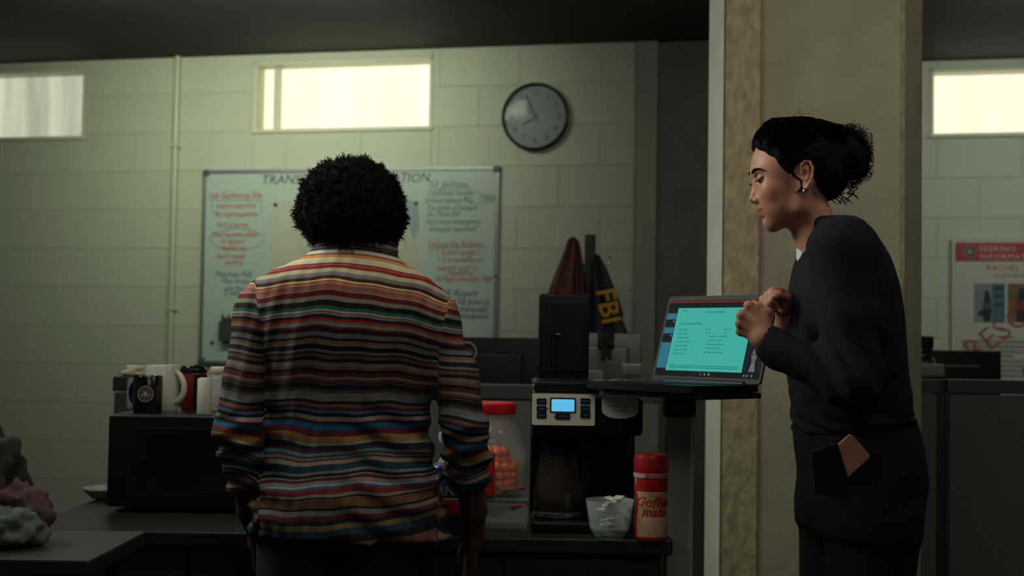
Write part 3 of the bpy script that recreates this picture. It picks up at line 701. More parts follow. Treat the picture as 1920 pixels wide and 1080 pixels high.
def lathe_thing(name, label, cat, px, Y, prof, mat, part, z=None, n=40, group=None):
    p = at(px, 770, Y); r = thing(name, label, cat, (p.x, Y, zt if z is None else z), 0, group)
    b = MB(); b.lathe(prof, n); return r, b.build(part, mat, r, smooth=True, local=True)
def cup(R, h, t=0.004, flare=0.0): return [(0, 0), (R*.92, 0), (R, .006), (R+flare, h-.003), (R+flare-t*.5, h), (R+flare-t, h-.003), (R-t, .008), (0, .008)]
m_bm = pbr('black_glaze', (14, 16, 20), 0.2); m_wm = pbr('white_glaze', (198, 194, 180), 0.25)
r, o = lathe_thing('coffee_mug', 'black mug printed with a round gold and blue seal', 'mug', 276, 3.32, cup(.037, .096), m_bm, 'body')
# printed seal bent round the mug wall
def wrap(obj, R, ax=0.0):
    for v in obj.data.vertices:
        th = v.co.x/R+ax; rad = R - v.co.y if v.co.y < 0 else R + 0.0; rr_ = R+(-v.co.y)
        v.co.x = rr_*math.sin(th); v.co.y = -rr_*math.cos(th)
n0 = len(r.children); seal(r, T((0, 0, .05)), 0.021, d=0.0004)
for ch in list(r.children):
    if ch.name.startswith('seal'):
        bm = bmesh.new(); bm.from_mesh(ch.data); bmesh.ops.subdivide_edges(bm, edges=bm.edges, cuts=3, use_grid_fill=True); bm.to_mesh(ch.data); bm.free()
        wrap(ch, .0372, 0.12)
def mug_handle(r, R, h, mat, ang, rad=.0065, out=.035):
    b = MB(); pts = []
    for t in np.linspace(-1.35, 1.35, 16): pts.append((R-.004+out*math.cos(t)*1.0-(out*math.cos(1.35)), 0, h*.52+h*.34*math.sin(t)/math.sin(1.35)))
    b.tube(pts, rad, 10); b.build('handle', mat, r, smooth=True, local=True, mtx=RZ(ang))
mug_handle(r, .037, .096, m_bm, math.radians(150))
r, o = lathe_thing('coffee_mug', 'tall white mug with its large handle turned right, behind the black mug', 'mug', 303, 3.42, cup(.043, .122, flare=.002), m_wm, 'body')
mug_handle(r, .043, .122, m_wm, math.radians(-22), .0075, .040)
r, o = lathe_thing('travel_cup', 'dark red travel cup with black lid and black grip', 'cup', 361, 3.53, [(0, 0), (.030, 0), (.032, .004), (.035, .102), (.034, .104), (0, .104)], pbr('cup_red', (112, 26, 24), 0.35), 'body')
b = MB(); b.lathe([(.035, .1), (.038, .102), (.038, .109), (.034, .112), (.030, .118), (0, .118)], 40); b.build('lid', m_bm, r, smooth=True, local=True)
b = MB(); b.lathe([(.0345, .0), (.036, .0), (.0375, .095), (.0345, .095)], 14, arc=1.3); b.build('grip', m_bm, r, smooth=True, local=True, mtx=RZ(math.radians(-75)))
b = MB(); b.lathe([(0.0, .118), (.008, .118), (.008, .122), (0, .122)], 12, m=T((.012, -.01, 0))); b.build('sip_tab', m_mwt, r, local=True)
r, o = lathe_thing('white_cylinder', 'plain white cylinder standing in front of the dark red cup', 'canister', 383, 3.32, [(0, 0), (.0185, 0), (.019, .001), (.019, .089), (.0175, .091), (0, .091)], pbr('matte_white', (196, 196, 178), 0.5), 'body')
b = MB(); b.lathe([(.0125, .0905), (.0135, .093), (.0145, .0905)], 30); b.build('top_ring', m_wm, r, smooth=True, local=True)
m_jar = pbr('jar_glass', (225, 240, 235), 0.03, alpha=0.22, spec=0.7)
r, o = lathe_thing('candy_jar', 'small glass jar of wrapped red candy with a pale lid, beside the striped shirt', 'jar', 416, 3.45, [(0, 0), (.038, 0), (.042, .006), (.042, .07), (.03, .092), (.03, .104), (.027, .104), (.027, .092), (.039, .068), (.039, .008), (0, .006)], m_jar, 'glass')
b = MB(); b.lathe([(0, .103), (.033, .103), (.034, .106), (.034, .115), (.031, .119), (0, .119)], 36); b.build('lid', pbr('lid_cream', (190, 184, 160), 0.4), r, smooth=True, local=True)
rr = random.Random(5)
for i in range(16):
    a_, rad = rr.uniform(0, 6.28), rr.uniform(.004, .025); b = MB(); b.lathe([(0, -.011), (.006, -.009), (.009, 0), (.006, .009), (0, .011)], 8)
    b.build('candy', pbr('candy_%d' % (i % 3), [(150, 26, 34), (170, 60, 60), (176, 120, 40)][i % 3], 0.3), r, smooth=True, local=True, mtx=T((rad*math.cos(a_), rad*math.sin(a_), .018+.052*i/16)) @ Matrix.Rotation(rr.uniform(0, 3), 4, 'Y') @ RZ(rr.uniform(0, 3)))
# crumpled napkin behind the black mug
def crumple(name, label, cat, c, r, mat, seed, amp=.35, sub=4):
    bm = bmesh.new(); bmesh.ops.create_icosphere(bm, subdivisions=sub, radius=1)
    for v in bm.verts:
        n1 = noise.noise(v.co*1.7+Vector((seed, 0, 0))); n2 = abs(noise.noise(v.co*4+Vector((0, seed, 0))))
        v.co = v.co*(1+amp*n1-amp*.8*n2)
        v.co = Vector((v.co.x*r[0], v.co.y*r[1], v.co.z*r[2]))+Vector(c)
    me = bpy.data.meshes.new(name); bm.to_mesh(me); bm.free(); o = link_mesh(name, me, mat, None, True); return meta(o, label, cat)
p = at(258, 690, 3.5); r, o = lathe_thing('short_jar', 'short open jar holding a crumpled pale napkin, half hidden by the black mug', 'jar', 262, 3.5, cup(.036, .085), m_jar, 'glass')
crumple('napkin', 'crumpled pale paper napkin sticking out behind the black mug', 'napkin', (p.x, 3.5, zt+.098), (.045, .03, .022), pbr('napkin', (190, 178, 150), 0.8), 2.0)
# white plate edge left of the microwave
p = at(203, 935, 3.52); r = thing('white_plate', 'white plate lying behind the left edge of the microwave', 'plate', (p.x-.003, 3.52, ZC))
b = MB(); b.lathe([(0, .0), (.04, .0), (.066, .026), (.065, .029), (.04, .006), (0, .006)], 40); b.build('dish', m_wm, r, smooth=True, local=True)

# large barrel of cheese balls on a clear tub
bp = at(916, 922, 3.10); zb_ = at(916, 926, 3.10).z
tb = thing('clear_tub', 'flat clear plastic tub of packets under the snack barrel', 'tub', (bp.x+.005, 3.10, ZC)); th = zb_-ZC
b = MB(); b.box((-.105, -.085, 0), (.090, .085, th-.006), .012, seg=3); b.build('tub', m_jar, tb, smooth=True, local=True)
b = MB(); b.box((-.108, -.088, th-.008), (.093, .088, th), .003); b.build('rim', pbr('tub_rim', (120, 126, 130), 0.2, alpha=0.6), tb, local=True)
rr = random.Random(8)
for i in range(9):
    x, y = -.08+.02*i, rr.uniform(-.06, .05); b = MB(); b.box((-.035, -.02, -.004), (.035, .02, .004), .003)
    b.build('packet', pbr('packet_%d' % (i % 4), [(150, 60, 50), (60, 84, 130), (150, 140, 130), (140, 90, 60)][i % 4], 0.4), tb, local=True, mtx=T((x*.75, y, .02+.09*((i*5) % 9)/9)) @ RZ(rr.uniform(0, 3)) @ Matrix.Rotation(rr.uniform(-.3, .3), 4, 'X'))
BR = thing('snack_barrel', 'big clear barrel of orange cheese balls with a red screw lid', 'barrel', (bp.x, 3.10, zb_)); Hb = at(916, 754, 3.10).z-zb_
m_clear = pbr('clear_plastic', (235, 225, 215), 0.06, alpha=0.10, spec=0.6)
b = MB(); b.lathe([(0, .0), (.082, 0), (.09, .008), (.092, .10), (.088, .135), (.072, .165), (.058, .18), (.056, Hb-.02), (.053, Hb-.02), (.055, .18), (.07, .163), (.085, .134), (.089, .1), (.087, .01), (0, .004)], 56); b.build('barrel', m_clear, BR, smooth=True, local=True)
b = MB(); b.lathe([(0, Hb-.027), (.061, Hb-.027), (.0625, Hb-.022), (.0625, Hb-.004), (.058, Hb), (0, Hb+.001)], 56); b.build('lid', pbr('lid_red', (196, 28, 40), 0.35), BR, smooth=True, local=True)
for i in range(44):
    t = 2*PI*i/44; b = MB() if i == 0 else b; b.box((.062, -.0012, Hb-.025), (.0637, .0012, Hb-.006), m=RZ(t))
q = b.build('lid_ridges', pbr('lid_red', (0, 0, 0)), BR, local=True); q['kind'] = 'stuff'
rr = random.Random(11); m_ch = pbr('cheese_ball', (232, 104, 8), 0.75, ns=80, na=.2, bump=.3, bs=200)
bmc = bmesh.new(); bmesh.ops.create_icosphere(bmc, subdivisions=2, radius=.0115)
for v in bmc.verts: v.co *= 1+.12*noise.noise(v.co*160)
mec = bpy.data.meshes.new('cheese_ball'); bmc.to_mesh(mec); bmc.free(); mec.materials.append(m_ch); mec.polygons.foreach_set('use_smooth', [True]*len(mec.polygons))
cnt = 0
for layer in range(6):
    z = .015+layer*.0175; lim = .073 if layer < 4 else .06-.015*(layer-4)
    for rad in np.arange(0, lim, .0205):
        k = max(1, int(2*PI*rad/.0215))
        for j in range(k):
            if rad < .03 and layer < 5: continue
            o = bpy.data.objects.new('cheese_ball', mec); COL.objects.link(o); o.parent = BR
            t = 2*PI*j/k+layer*.7; o.location = (rad*math.cos(t)+rr.uniform(-.002, .002), rad*math.sin(t), z+rr.uniform(-.003, .003)); o.rotation_euler = (rr.uniform(0, 3), rr.uniform(0, 3), 0); cnt += 1
# printed red label wrapping the left of the barrel
b = MB(); b.lathe([(.0925, .006), (.0932, .006), (.0932, .103), (.0925, .103)], 24, arc=1.25); lbq = b.build('label', pbr('label_red', (176, 34, 28), 0.4), BR, smooth=True, local=True, mtx=RZ(math.radians(-152)))
def on_cyl(s, size, mat, par, R, th, z, **k):
    o = text(s, size, mat, par, Matrix.Identity(4), align='CENTER', **k)
    for v in o.data.vertices: t = v.co.x/R+th; r_ = R+.0006-v.co.y; v.co.x = r_*math.sin(t); v.co.z += z; v.co.y = -r_*math.cos(t)
    return o
on_cyl('utz', .040, pbr('label_yellow', (206, 150, 60), 0.5), BR, .0932, -.33, .035, offset=.001)
b = MB(); b.lathe([(0, 0), (.012, 0), (.012, .0008), (0, .0008)], 20, m=RX); q = b.build('label_emblem', pbr('label_yellow', (0, 0, 0)), BR, local=True); wrap(q, .0936, -.30); q.data.transform(T((0, 0, .078)))

# blue snack bag beside the shirt
p = at(846, 941, 3.0)
SB = thing('snack_bag', 'blue nut bag with a twisted clear top and yellow lettering, between shirt and sleeve', 'bag', (p.x+.004, 2.972, ZC)); hz = at(830, 806, 2.972).z-ZC
m_bag = pbr('bag_blue', (20, 54, 110), 0.3); prof = [(0, .058, .03), (.03, .062, .034), (.10, .06, .034), (.16, .055, .03), (hz*.62, .042, .02), (hz*.74, .022, .012), (hz*.84, .010, .008)]
def bagloft(z0, z1, mat, name, n=36):
    V = []; zs = np.linspace(z0, z1, 26)
    for z in zs:
        a_ = np.interp(z, [q[0] for q in prof], [q[1] for q in prof]); b_ = np.interp(z, [q[0] for q in prof], [q[2] for q in prof]); sh = -0.022*max(0, (z-.15)/(hz-.15))
        for i in range(n):
            t = 2*PI*i/n; w_ = 1+.05*math.sin(5*t+z*40)+.03*math.sin(9*t-z*70); V.append((sh+a_*w_*math.cos(t), b_*w_*math.sin(t), z))
    Q = [(j*n+i, j*n+(i+1) % n, (j+1)*n+(i+1) % n, (j+1)*n+i) for j in range(25) for i in range(n)]
    me = bpy.data.meshes.new(name); me.from_pydata(V, [], Q+[tuple(range(n))[::-1], tuple(range(25*n, 26*n))]); me.update(); return link_mesh(name, me, mat, SB, True, local=True)
bagloft(0, hz*.68, m_bag, 'bag_body'); bagloft(hz*.68, hz*.84, pbr('bag_clear', (190, 205, 215), 0.12, alpha=0.5), 'bag_neck')
b = MB(); b.lathe([(0, 0), (.010, 0), (.013, .012), (.012, .022), (0, .026)], 16); b.build('twist_cap', pbr('cap_pale', (150, 180, 200), 0.3), SB, smooth=True, local=True, mtx=T((-.022, 0, hz*.88)))
zl = at(846, 915, 3.0).z-ZC
text('PLANTERS', .030, pbr('bag_yellow', (210, 160, 50), 0.5), SB, T((.003, -.0405, zl)), 'lettering', 'CENTER', offset=.0006)
b = MB(); b.box((-.045, -.0395, zl-.022), (.045, -.037, zl-.016), .001); b.build('yellow_band', pbr('bag_yellow', (0, 0, 0)), SB, local=True)
b = MB(); b.box((-.03, -.041, zl-.055), (.036, -.036, zl-.024), .002); b.build('red_label', pbr('bag_red', (170, 30, 34), 0.5), SB, local=True)
b = MB(); b.lathe([(0, 0), (.013, 0), (.012, .003), (0, .003)], 20, m=T((-.012, -.0300, zl+.058)) @ RX @ Matrix.Diagonal((.8, 1.3, 1, 1))); b.build('emblem', pbr('emblem_white', (190, 170, 170), 0.5), SB, local=True)
b = MB(); b.prism([(-.006, -.008), (.006, -.006), (.002, .008)], .002, m=T((-.012, -.035, zl+.058))); b.build('emblem_mark', pbr('bag_red', (0, 0, 0)), SB, local=True)

# ---------------------------------------------------------------- coffee maker
YC = 3.0; k = YC/FPX
def px2(x, y, Y=YC): p = at(x, y, Y); return p.x, p.z
x0, _ = px2(998, 800); x1, _ = px2(1116, 800); x2, _ = px2(1205, 800); xo = (x0+x2)/2
CMK = thing('coffee_maker', 'black two-way coffee maker with silver keypad, lit blue display and raised lid', 'coffee maker', (xo, YC, ZC))
def cz(y): return px2(1060, y)[1]-ZC
A_, B_, C_ = x0-xo, x1-xo, x2-xo
m_bp = pbr('black_plastic', (8, 10, 11), 0.42, spec=.25); m_steel = pbr('brushed_steel', (226, 220, 198), 0.38, 0.1, bump=.05, bs=300, stretch=(1, 1, 20)); m_key = pbr('key_navy', (14, 18, 44), 0.35)
b = MB(); b.box((A_, .17, 0), (B_, .27, cz(716)), .01, seg=3); b.box((B_-.02, .17, 0), (C_, .268, cz(748)), .01, seg=3); b.build('rear_tower', m_bp, CMK, smooth=True, local=True)
b = MB(); b.box((A_, .0, 0), (C_, .18, .028), .01, seg=3); b.build('base', m_bp, CMK, smooth=True, local=True)
b = MB(); b.box((A_, .0, cz(822)), (B_-.001, .175, cz(735)), .008, seg=3); b.box((A_+.004, .004, cz(736)), (B_-.004, .26, cz(714)), .008, seg=3); b.build('brew_head', m_bp, CMK, smooth=True, local=True)
b = MB(); b.box((B_+.001, -.012, cz(815)), (C_, .175, cz(745)), .012, seg=3); sv = b.build('single_serve_head', m_bp, CMK, smooth=True, local=True)
b = MB(); b.lathe([(0, cz(850)), (.03, cz(850)), (.036, cz(812)), (0, cz(812))], 28, m=T(((B_+C_)/2, .05, 0))); b.build('spout', m_bp, CMK, smooth=True, local=True)
pz0, pz1 = cz(797), cz(739)
b = MB(); b.prism(rrect(A_-.001, pz0, B_-.002, pz1, .004), .012, m=T((0, -.0125, 0))); cpn = b.build('keypad', m_steel, CMK, local=True)
def kp(x, y): p = px2(x, y, YC-.012); return p[0]-xo, p[1]-ZC
def keyrect(xa, ya, xb, yb, nm, mat, d=.0145, r=.003):
    a, c = kp(xa, yb), kp(xb, ya); b = MB(); b.prism(rrect(a[0], a[1], c[0], c[1], r), .003, m=T((0, -d, 0))); return b.build(nm, mat, cpn, local=True)
keyrect(1031, 746, 1080, 773, 'display_bezel', m_key); keyrect(1034, 749, 1077, 771, 'display', pbr('lcd_lit', (20, 60, 90), 0.3, emit=(98, 188, 232), es=0.95), .0152, .0015)
m_kt = pbr('key_print', (120, 130, 170), 0.5)
for (xa, ya, lab) in ((1006, 747, 'PROG'), (1006, 761, 'BREW'), (1006, 773, 'CARAFE'), (1088, 747, 'CLEAN'), (1088, 761, 'STRONG'), (1088, 773, 'CUP')):
    keyrect(xa, ya, xa+19, ya+11, 'key', m_key)
    q = kp(xa+9.5, ya+5.5); text(lab, .0048, m_kt, cpn, T((q[0], -.0147, q[1])), 'key_print', 'CENTER', ext=.0001)
keyrect(1041, 775, 1069, 786, 'key', m_key); q = kp(1055, 780.5); text('START/STOP', .0045, m_kt, cpn, T((q[0], -.0147, q[1])), 'key_print', 'CENTER', ext=.0001)
for x, y in ((1027, 766), (1039, 780.5), (1071, 780.5)):
    q = kp(x, y); b = MB(); b.lathe([(0, 0), (.0014, 0), (.0014, .001), (0, .001)], 12, m=T((q[0], -.0125, q[1])) @ RX); b.build('indicator', m_key, cpn, local=True)
# silver shield on the single-serve side
q0, q1 = kp(1129, 747), kp(1196, 775); cxm = (q0[0]+q1[0])/2; hwid = (q1[0]-q0[0])/2
pl = [(-hwid, 0), (hwid, 0)]+[(hwid*math.cos(-t), -.026-(q0[1]-q1[1]-.026)*math.sin(t)**.7 if False else -.026-(.020)*abs(math.sin(t))**.8) for t in np.linspace(0, PI, 17)]
b = MB(); b.prism([(cxm+x, q0[1]+z) for x, z in pl], .006, m=T((0, -.018, 0))); b.build('silver_plate', m_steel, sv, local=True)
text('Hamilton Beach', .0095, pbr('plate_print', (90, 84, 72), 0.5), sv, T((cxm, -.0184, q0[1]-.017)), 'lettering', 'CENTER', ext=.0001); text('FlexBrew', .0095, pbr('plate_print', (0, 0, 0)), sv, T((cxm, -.0184, q0[1]-.028)), 'lettering', 'CENTER', ext=.0001, shear=.2)
# raised lid with its hinge and latch
l0, l1 = px2(1010, 600, YC+.22)[0]-xo, px2(1105, 600, YC+.22)[0]-xo; lz = px2(1058, 551, YC+.22)[1]-ZC
b = MB(); b.box((l0, .215, cz(716)), (l1, .245, lz), .006, seg=3); ld = b.build('raised_lid', m_bp, CMK, smooth=True, local=True)
b = MB(); b.box((l0+.012, .209, cz(700)), (l1-.012, .216, lz-.02), .003); b.build('lid_recess', pbr('lid_inner', (9, 11, 12), 0.5, spec=.2), ld, local=True)
b = MB(); b.box((l0+.035, .200, cz(690)), (l0+.042, .21, lz-.1), .001).box((l0+.035, .200, lz-.105), (l0+.055, .21, lz-.098), .001); b.build('lid_rib', pbr('lid_inner', (0, 0, 0)), ld, local=True)
b = MB(); b.box((l0+.042, .198, lz-.104), (l0+.055, .203, lz-.1005), .0008); b.build('lid_latch', pbr('latch_chrome', (170, 170, 165), .2, .9), ld, local=True)
b = MB(); b.tube([(l0+.01, .23, cz(716)), (l1-.01, .23, cz(716))], .008, 10); b.build('hinge', m_bp, CMK, smooth=True, local=True)
b = MB(); b.box((A_-.003, -.004, cz(730)), (A_+.004, .01, cz(722)), .001); b.build('lid_button', pbr('latch_chrome', (0, 0, 0)), CMK, local=True)
# glass carafe
ccx = px2(1050, 880)[0]-xo; czb = .03; R_ = .052; m_cg = pbr('carafe_glass', (70, 62, 55), 0.03, alpha=0.35, spec=0.9)
zt_ = cz(830)
CA = thing('glass_carafe', 'dark glass coffee carafe standing in the left bay of the coffee maker', 'carafe', (xo+ccx, YC+.085, ZC+czb))
hh = zt_-czb
b = MB(); b.lathe([(0, 0), (.05, 0), (.058, .012), (.060, .05), (.054, .09), (.042, hh-.03), (.040, hh-.012), (.038, hh-.012), (.040, hh-.03), (.052, .09), (.058, .05), (.056, .014), (0, .004)], 48); b.build('glass', m_cg, CA, smooth=True, local=True)
b = MB(); b.lathe([(0, .006), (.054, .008), (.057, .02), (.0575, .045), (0, .045)], 40); b.build('coffee', pbr('coffee', (24, 12, 7), 0.1), CA, smooth=True, local=True)
b = MB(); b.lathe([(.0425, hh-.034), (.044, hh-.032), (.0435, hh-.012), (.03, hh-.002), (0, hh-.001)], 40); b.build('lid', m_bp, CA, smooth=True, local=True)
b = MB(); b.lathe([(.0585, .0), (.0605, .002), (.0612, .012), (.059, .014)], 40); b.build('band', pbr('latch_chrome', (0, 0, 0)), CA, smooth=True, local=True)
b = MB(); b.tube([(.0, -.043, hh-.02), (0, -.075, hh-.018), (0, -.088, hh-.04), (0, -.085, .06), (0, -.068, .03), (0, -.056, .03)], [.008, .009, .009, .008, .007, .006], 10); b.build('handle', m_bp, CA, smooth=True, local=True, mtx=RZ(.75))

# creamer canister
p = at(1221, 880, 2.945); hz = at(1221, 851, 2.945).z-ZC; s_ = .039
CR_ = thing('creamer_canister', 'red-lidded plastic coffee creamer canister beside the laptop stand post', 'canister', (p.x, 2.945, ZC))
b = MB(); b.lathe([(0, 0), (s_*.96, 0), (s_, .006), (s_*.98, .05), (s_*.86, .075), (s_*.86, .095), (s_*.99, hz*.56), (s_*.99, hz-.045), (s_*.9, hz-.042), (0, hz-.042)], 44); b.build('body', pbr('creamer_red', (168, 28, 30), 0.4), CR_, smooth=True, local=True)
b = MB(); b.lathe([(0, hz-.044), (s_, hz-.044), (s_*1.02, hz-.040), (s_*1.02, hz-.010), (s_*.96, hz-.002), (s_*.88, hz), (0, hz-.004)], 44); b.build('lid', pbr('creamer_lid', (150, 22, 30), 0.35), CR_, smooth=True, local=True)
b = MB(); b.lathe([(s_*1.005, hz-.052), (s_*1.03, hz-.052), (s_*1.03, hz-.042), (s_*1.005, hz-.042)], 44); b.build('seal_band', pbr('band_grey', (170, 160, 156), 0.4), CR_, smooth=True, local=True)
on_cyl('ZERO SUGAR', .010, pbr('creamer_red', (0, 0, 0)), CR_, s_*1.035, 0.25, hz-.047)
b = MB(); b.lathe([(s_*1.0, .008), (s_*1.012, .01), (s_*1.0, .05), (s_*.885, .075), (s_*.88, .092), (s_*1.0, hz*.56), (s_*1.0, hz*.56+.002)], 30, arc=2.2); b.build('cream_label', pbr('label_cream', (196, 160, 120), 0.5), CR_, smooth=True, local=True, mtx=RZ(math.radians(-150)))
on_cyl('Coffee', .032, pbr('creamer_red', (0, 0, 0)), CR_, s_*1.02, 0.05, hz*.56-.022, offset=.0005, shear=.25)
on_cyl('mate', .030, pbr('creamer_red', (0, 0, 0)), CR_, s_*.98, 0.12, hz*.56-.044, offset=.0005, shear=.25)
p = at(1196, 905, 2.94); b = MB(); b.tube([(p.x-.004, 2.93, p.z+.012), (p.x, 2.935, p.z-.012), (p.x+.007, 2.937, p.z-.026)], [.004, .005, .003], 8)
b.build('torn_flap', pbr('label_cream', (0, 0, 0)), CR_, smooth=True)
# bowl with sugar / creamer cups
p = at(1142, 934, 2.97); zz = p.z-ZC; BW = thing('glass_bowl', 'shallow clear bowl of white packets in front of the coffee maker', 'bowl', (p.x, 2.965-.02, ZC))
b = MB(); b.lathe([(0, 0), (.03, 0), (.045, .02), (.056, zz), (.054, zz), (.043, .023), (0, .006)], 40); b.build('bowl', m_jar, BW, smooth=True, local=True)
rr = random.Random(21)
for i in range(14):
    b = MB(); b.box((-.017, -.011, -.002), (.017, .011, .002), .0015); a_ = rr.uniform(0, 6.28); rd = rr.uniform(0, .024)
    b.build('packet', pbr('packet_white', (205, 205, 190), .5), BW, local=True, mtx=T((rd*math.cos(a_), rd*math.sin(a_), .02+zz*.9*i/14)) @ RZ(rr.uniform(0, 3)) @ Matrix.Rotation(rr.uniform(-.35, .35), 4, 'Y'))

# ---------------------------------------------------------------- standing workstation and laptop
lc = Vector((.367, 2.93)); LZ = CZ-.083; LR = math.radians(-49)
LS = thing('laptop_stand', 'metal sit-stand post with a thin black shelf carrying the laptop', 'stand', (.40, 3.06, 0))
b = MB(); b.box((.372, 3.03, 0.02), (.432, 3.09, at(1270, 780, 3.05).z), .004); b.build('post', pbr('post_grey', (160, 160, 148), 0.4, .1), LS)
b = MB(); b.box((.425, 3.026, 0.02), (.434, 3.031, at(1270, 780, 3.05).z), .001); b.build('post_edge', pbr('post_light', (190, 196, 186), .3, .4), LS)
b = MB(); b.box((.366, 3.02, at(1270, 781, 3.05).z), (.438, 3.10, LZ-.0365), .004); b.build('bracket', m_dk, LS)
b = MB(); b.box((.362, 2.88, 0), (.60, 3.26, .02), .005); b.build('foot', m_dk, LS)
ML = T((lc.x, lc.y, LZ)) @ RZ(LR)   # laptop frame: x along hinge, -y towards the user edge
b = MB(); b.box((-.12, -.10, -.036), (.17, .112, -.0232), .003); b.build('shelf', m_dk, LS, mtx=ML, local=False)
LP = thing('laptop', 'open dark laptop with a glowing teal document on its screen', 'laptop', ML.to_translation()+Vector((0, 0, -.0225)), LR)
MW[LP.name] = T((lc.x, lc.y, LZ-.0225)) @ RZ(LR)
m_lap = pbr('laptop_dark', (15, 17, 19), 0.5, spec=.2); m_keys = pbr('laptop_keys', (16, 18, 20), 0.5)
b = MB(); b.prism(rrect(-.165, -.115, .165, .112, .010), .016, m=Matrix.Rotation(-PI/2, 4, 'X') @ T((0, -.0165, 0)))
b.build('base', m_lap, LP, local=True, smooth=True)
zt2 = .0168
for r in range(6):
    for c_ in range(14):
        b = MB(); xx = -.142+c_*.0205; yy = .08-r*.0195
        if r == 5 and 3 < c_ < 9:
            if c_ != 4: b.b.free(); continue
            b.box((xx, yy, zt2), (xx+.0205*5-.003, yy+.016, zt2+.0015), .0008, seg=1)
        else: b.box((xx, yy, zt2), (xx+.0175, yy+.016, zt2+.0015), .0008, seg=1)
        b.build('key', m_keys, LP, local=True)
b = MB(); b.prism(rrect(-.052, -.108, .052, -.045, .003), .0006, m=Matrix.Rotation(-PI/2, 4, 'X') @ T((0, -.0176, 0))); b.build('touchpad', m_keys, LP, local=True)
tilt = math.radians(-17)
MS = T((0, .112, .018)) @ Matrix.Rotation(tilt, 4, 'X')      # screen frame: x across, z up the panel, faces -y
b = MB(); b.prism(rrect(-.165, 0, .165, .214, .008), .006, m=MS @ T((0, 0, 0))); sc = b.build('screen_lid', m_lap, LP, local=True)
b = MB(); b.tube([(-.12, .112, .016), (.12, .112, .016)], .007, 10); b.build('hinge', m_keys, LP, smooth=True, local=True)
def em(name, rgb, st=1.0):
    return pbr('lcd_'+name, (4, 5, 6), .6, emit=rgb, es=st, spec=.08)
SXW, SZ0, SZ1 = .157, .012, .202
def sp(u, v): return (-SXW+u*2*SXW, SZ1-(SZ1-SZ0)*v)
def srect(u0, v0, u1, v1, nm, mat, d, skew=None):
    a, c = sp(u0, v1), sp(u1, v0); b = MB(); b.box((a[0], -d, a[1]), (c[0], -d+.0002, c[1]), m=MS); return b.build(nm, mat, sc, local=True)
srect(0, 0, 1, 1, 'display', em('base', (6, 16, 22), .6), .0006)
srect(0, .012, 1, .028, 'orange_bar', em('orange', (130, 42, 20), .8), .0009)
srect(.10, .10, .84, .93, 'document_page', em('page', (66, 188, 174), .76), .0009)
srect(.0, .17, .095, .25, 'side_tile', em('tile', (50, 134, 158), .6), .0009); srect(.0, .36, .095, .44, 'side_tile', em('tile', (0, 0, 0)), .0009); srect(.0, .56, .095, .90, 'side_tile', em('tile', (0, 0, 0)), .0009)
srect(.86, .56, 1.0, .92, 'video_tile', em('violet', (30, 34, 54), .6), .0009); srect(.86, .46, 1.0, .555, 'video_tile', em('tile', (0, 0, 0)), .0009)
mt = em('text', (16, 62, 66), .5)
def stext(s, u, v, size, al='LEFT', mat=None):
    x, z = sp(u, v); text(s, size, mat or mt, sc, MS @ T((x, -.0012, z)), 'screen_text', al, ext=.0001)
stext('Department of Investigation', .48, .155, .0052, 'CENTER'); stext('Last Report', .14, .135, .004); stext('Crime Case File 0914', .155, .31, .0075)
for i, (a_, b_) in enumerate([('Name', 'Subject A'), ('Address', 'Unknown'), ('Occupation', 'Analyst'), ('Citizenship', 'United States'), ('Known Ties', 'Pending'), ('Last Seen', 'New York'), ('Record', 'None listed')]): stext(a_+':  '+b_, .145, .39+i*.053, .0046)
for i, a_ in enumerate(['ID:  4471', 'Age:  34']): stext(a_, .42+.0*i, .385+i*.045, .0046)
for i, a_ in enumerate(['DOB:  04/11', 'Sex:  F']): stext(a_, .6, .385+i*.045, .0046)
for i, a_ in enumerate(['Employer:  city transit office', 'Associates:  see annex', 'Vehicles:  grey sedan, 2 door', 'Phone:  on file with desk', 'Last contact:  Tuesday evening']): stext(a_, .47-.006*i, .475+i*.052, .0046)
for v in (.86, .885): srect(.13, v, .80, v+.006, 'footer_line', mt, .0011)
srect(.0, .945, 1, .995, 'task_bar', em('bar', (8, 14, 20), .8), .0009)
for u, cc in ((.45, (40, 110, 200)), (.49, (150, 150, 160)), (.53, (190, 160, 60)), (.86, (130, 140, 150)), (.89, (130, 140, 150)), (.93, (130, 140, 150))): srect(u, .955, u+.014, .98, 'task_icon', em('ic%d' % cc[0], cc, .6), .0011)
for v in (.27, .46): srect(.075, v, .085, v+.02, 'side_dot', em('dot', (150, 170, 180), .6), .0011)
def spoly(pts, nm, mat, d=.0011):
    b = MB(); b.prism([sp(*p) for p in pts], .0002, m=MS @ T((0, -d, 0))); b.build(nm, mat, sc, local=True)
def sell(u, v, ru, rv, nm, mat, d): spoly([(u+ru*math.cos(t), v-rv*math.sin(t)) for t in np.linspace(0, 2*PI, 21)[:-1]], nm, mat, d)
sell(.925, .71, .052, .14, 'portrait_hair', em('hair', (14, 14, 22), .6), .00105); spoly([(.885, .72), (.97, .72), (.98, .915), (.875, .915)], 'portrait_hair', em('hair', (0, 0, 0)), .00108)
spoly([(.913, .80), (.945, .80), (.955, .915), (.9, .915)], 'portrait_neck', em('face2', (110, 120, 120), .7), .00112)
sell(.928, .715, .024, .095, 'portrait_face', em('face', (120, 126, 120), .5), .00116)
for u in (.917, .939): sell(u, .70, .006, .008, 'portrait_eye', em('hair', (0, 0, 0)), .0012)
sell(.928, .765, .008, .008, 'portrait_mouth', em('lip', (120, 60, 66), .7), .0012); spoly([(.927, .70), (.931, .74), (.924, .742)], 'portrait_nose', em('face2', (0, 0, 0)), .0012)

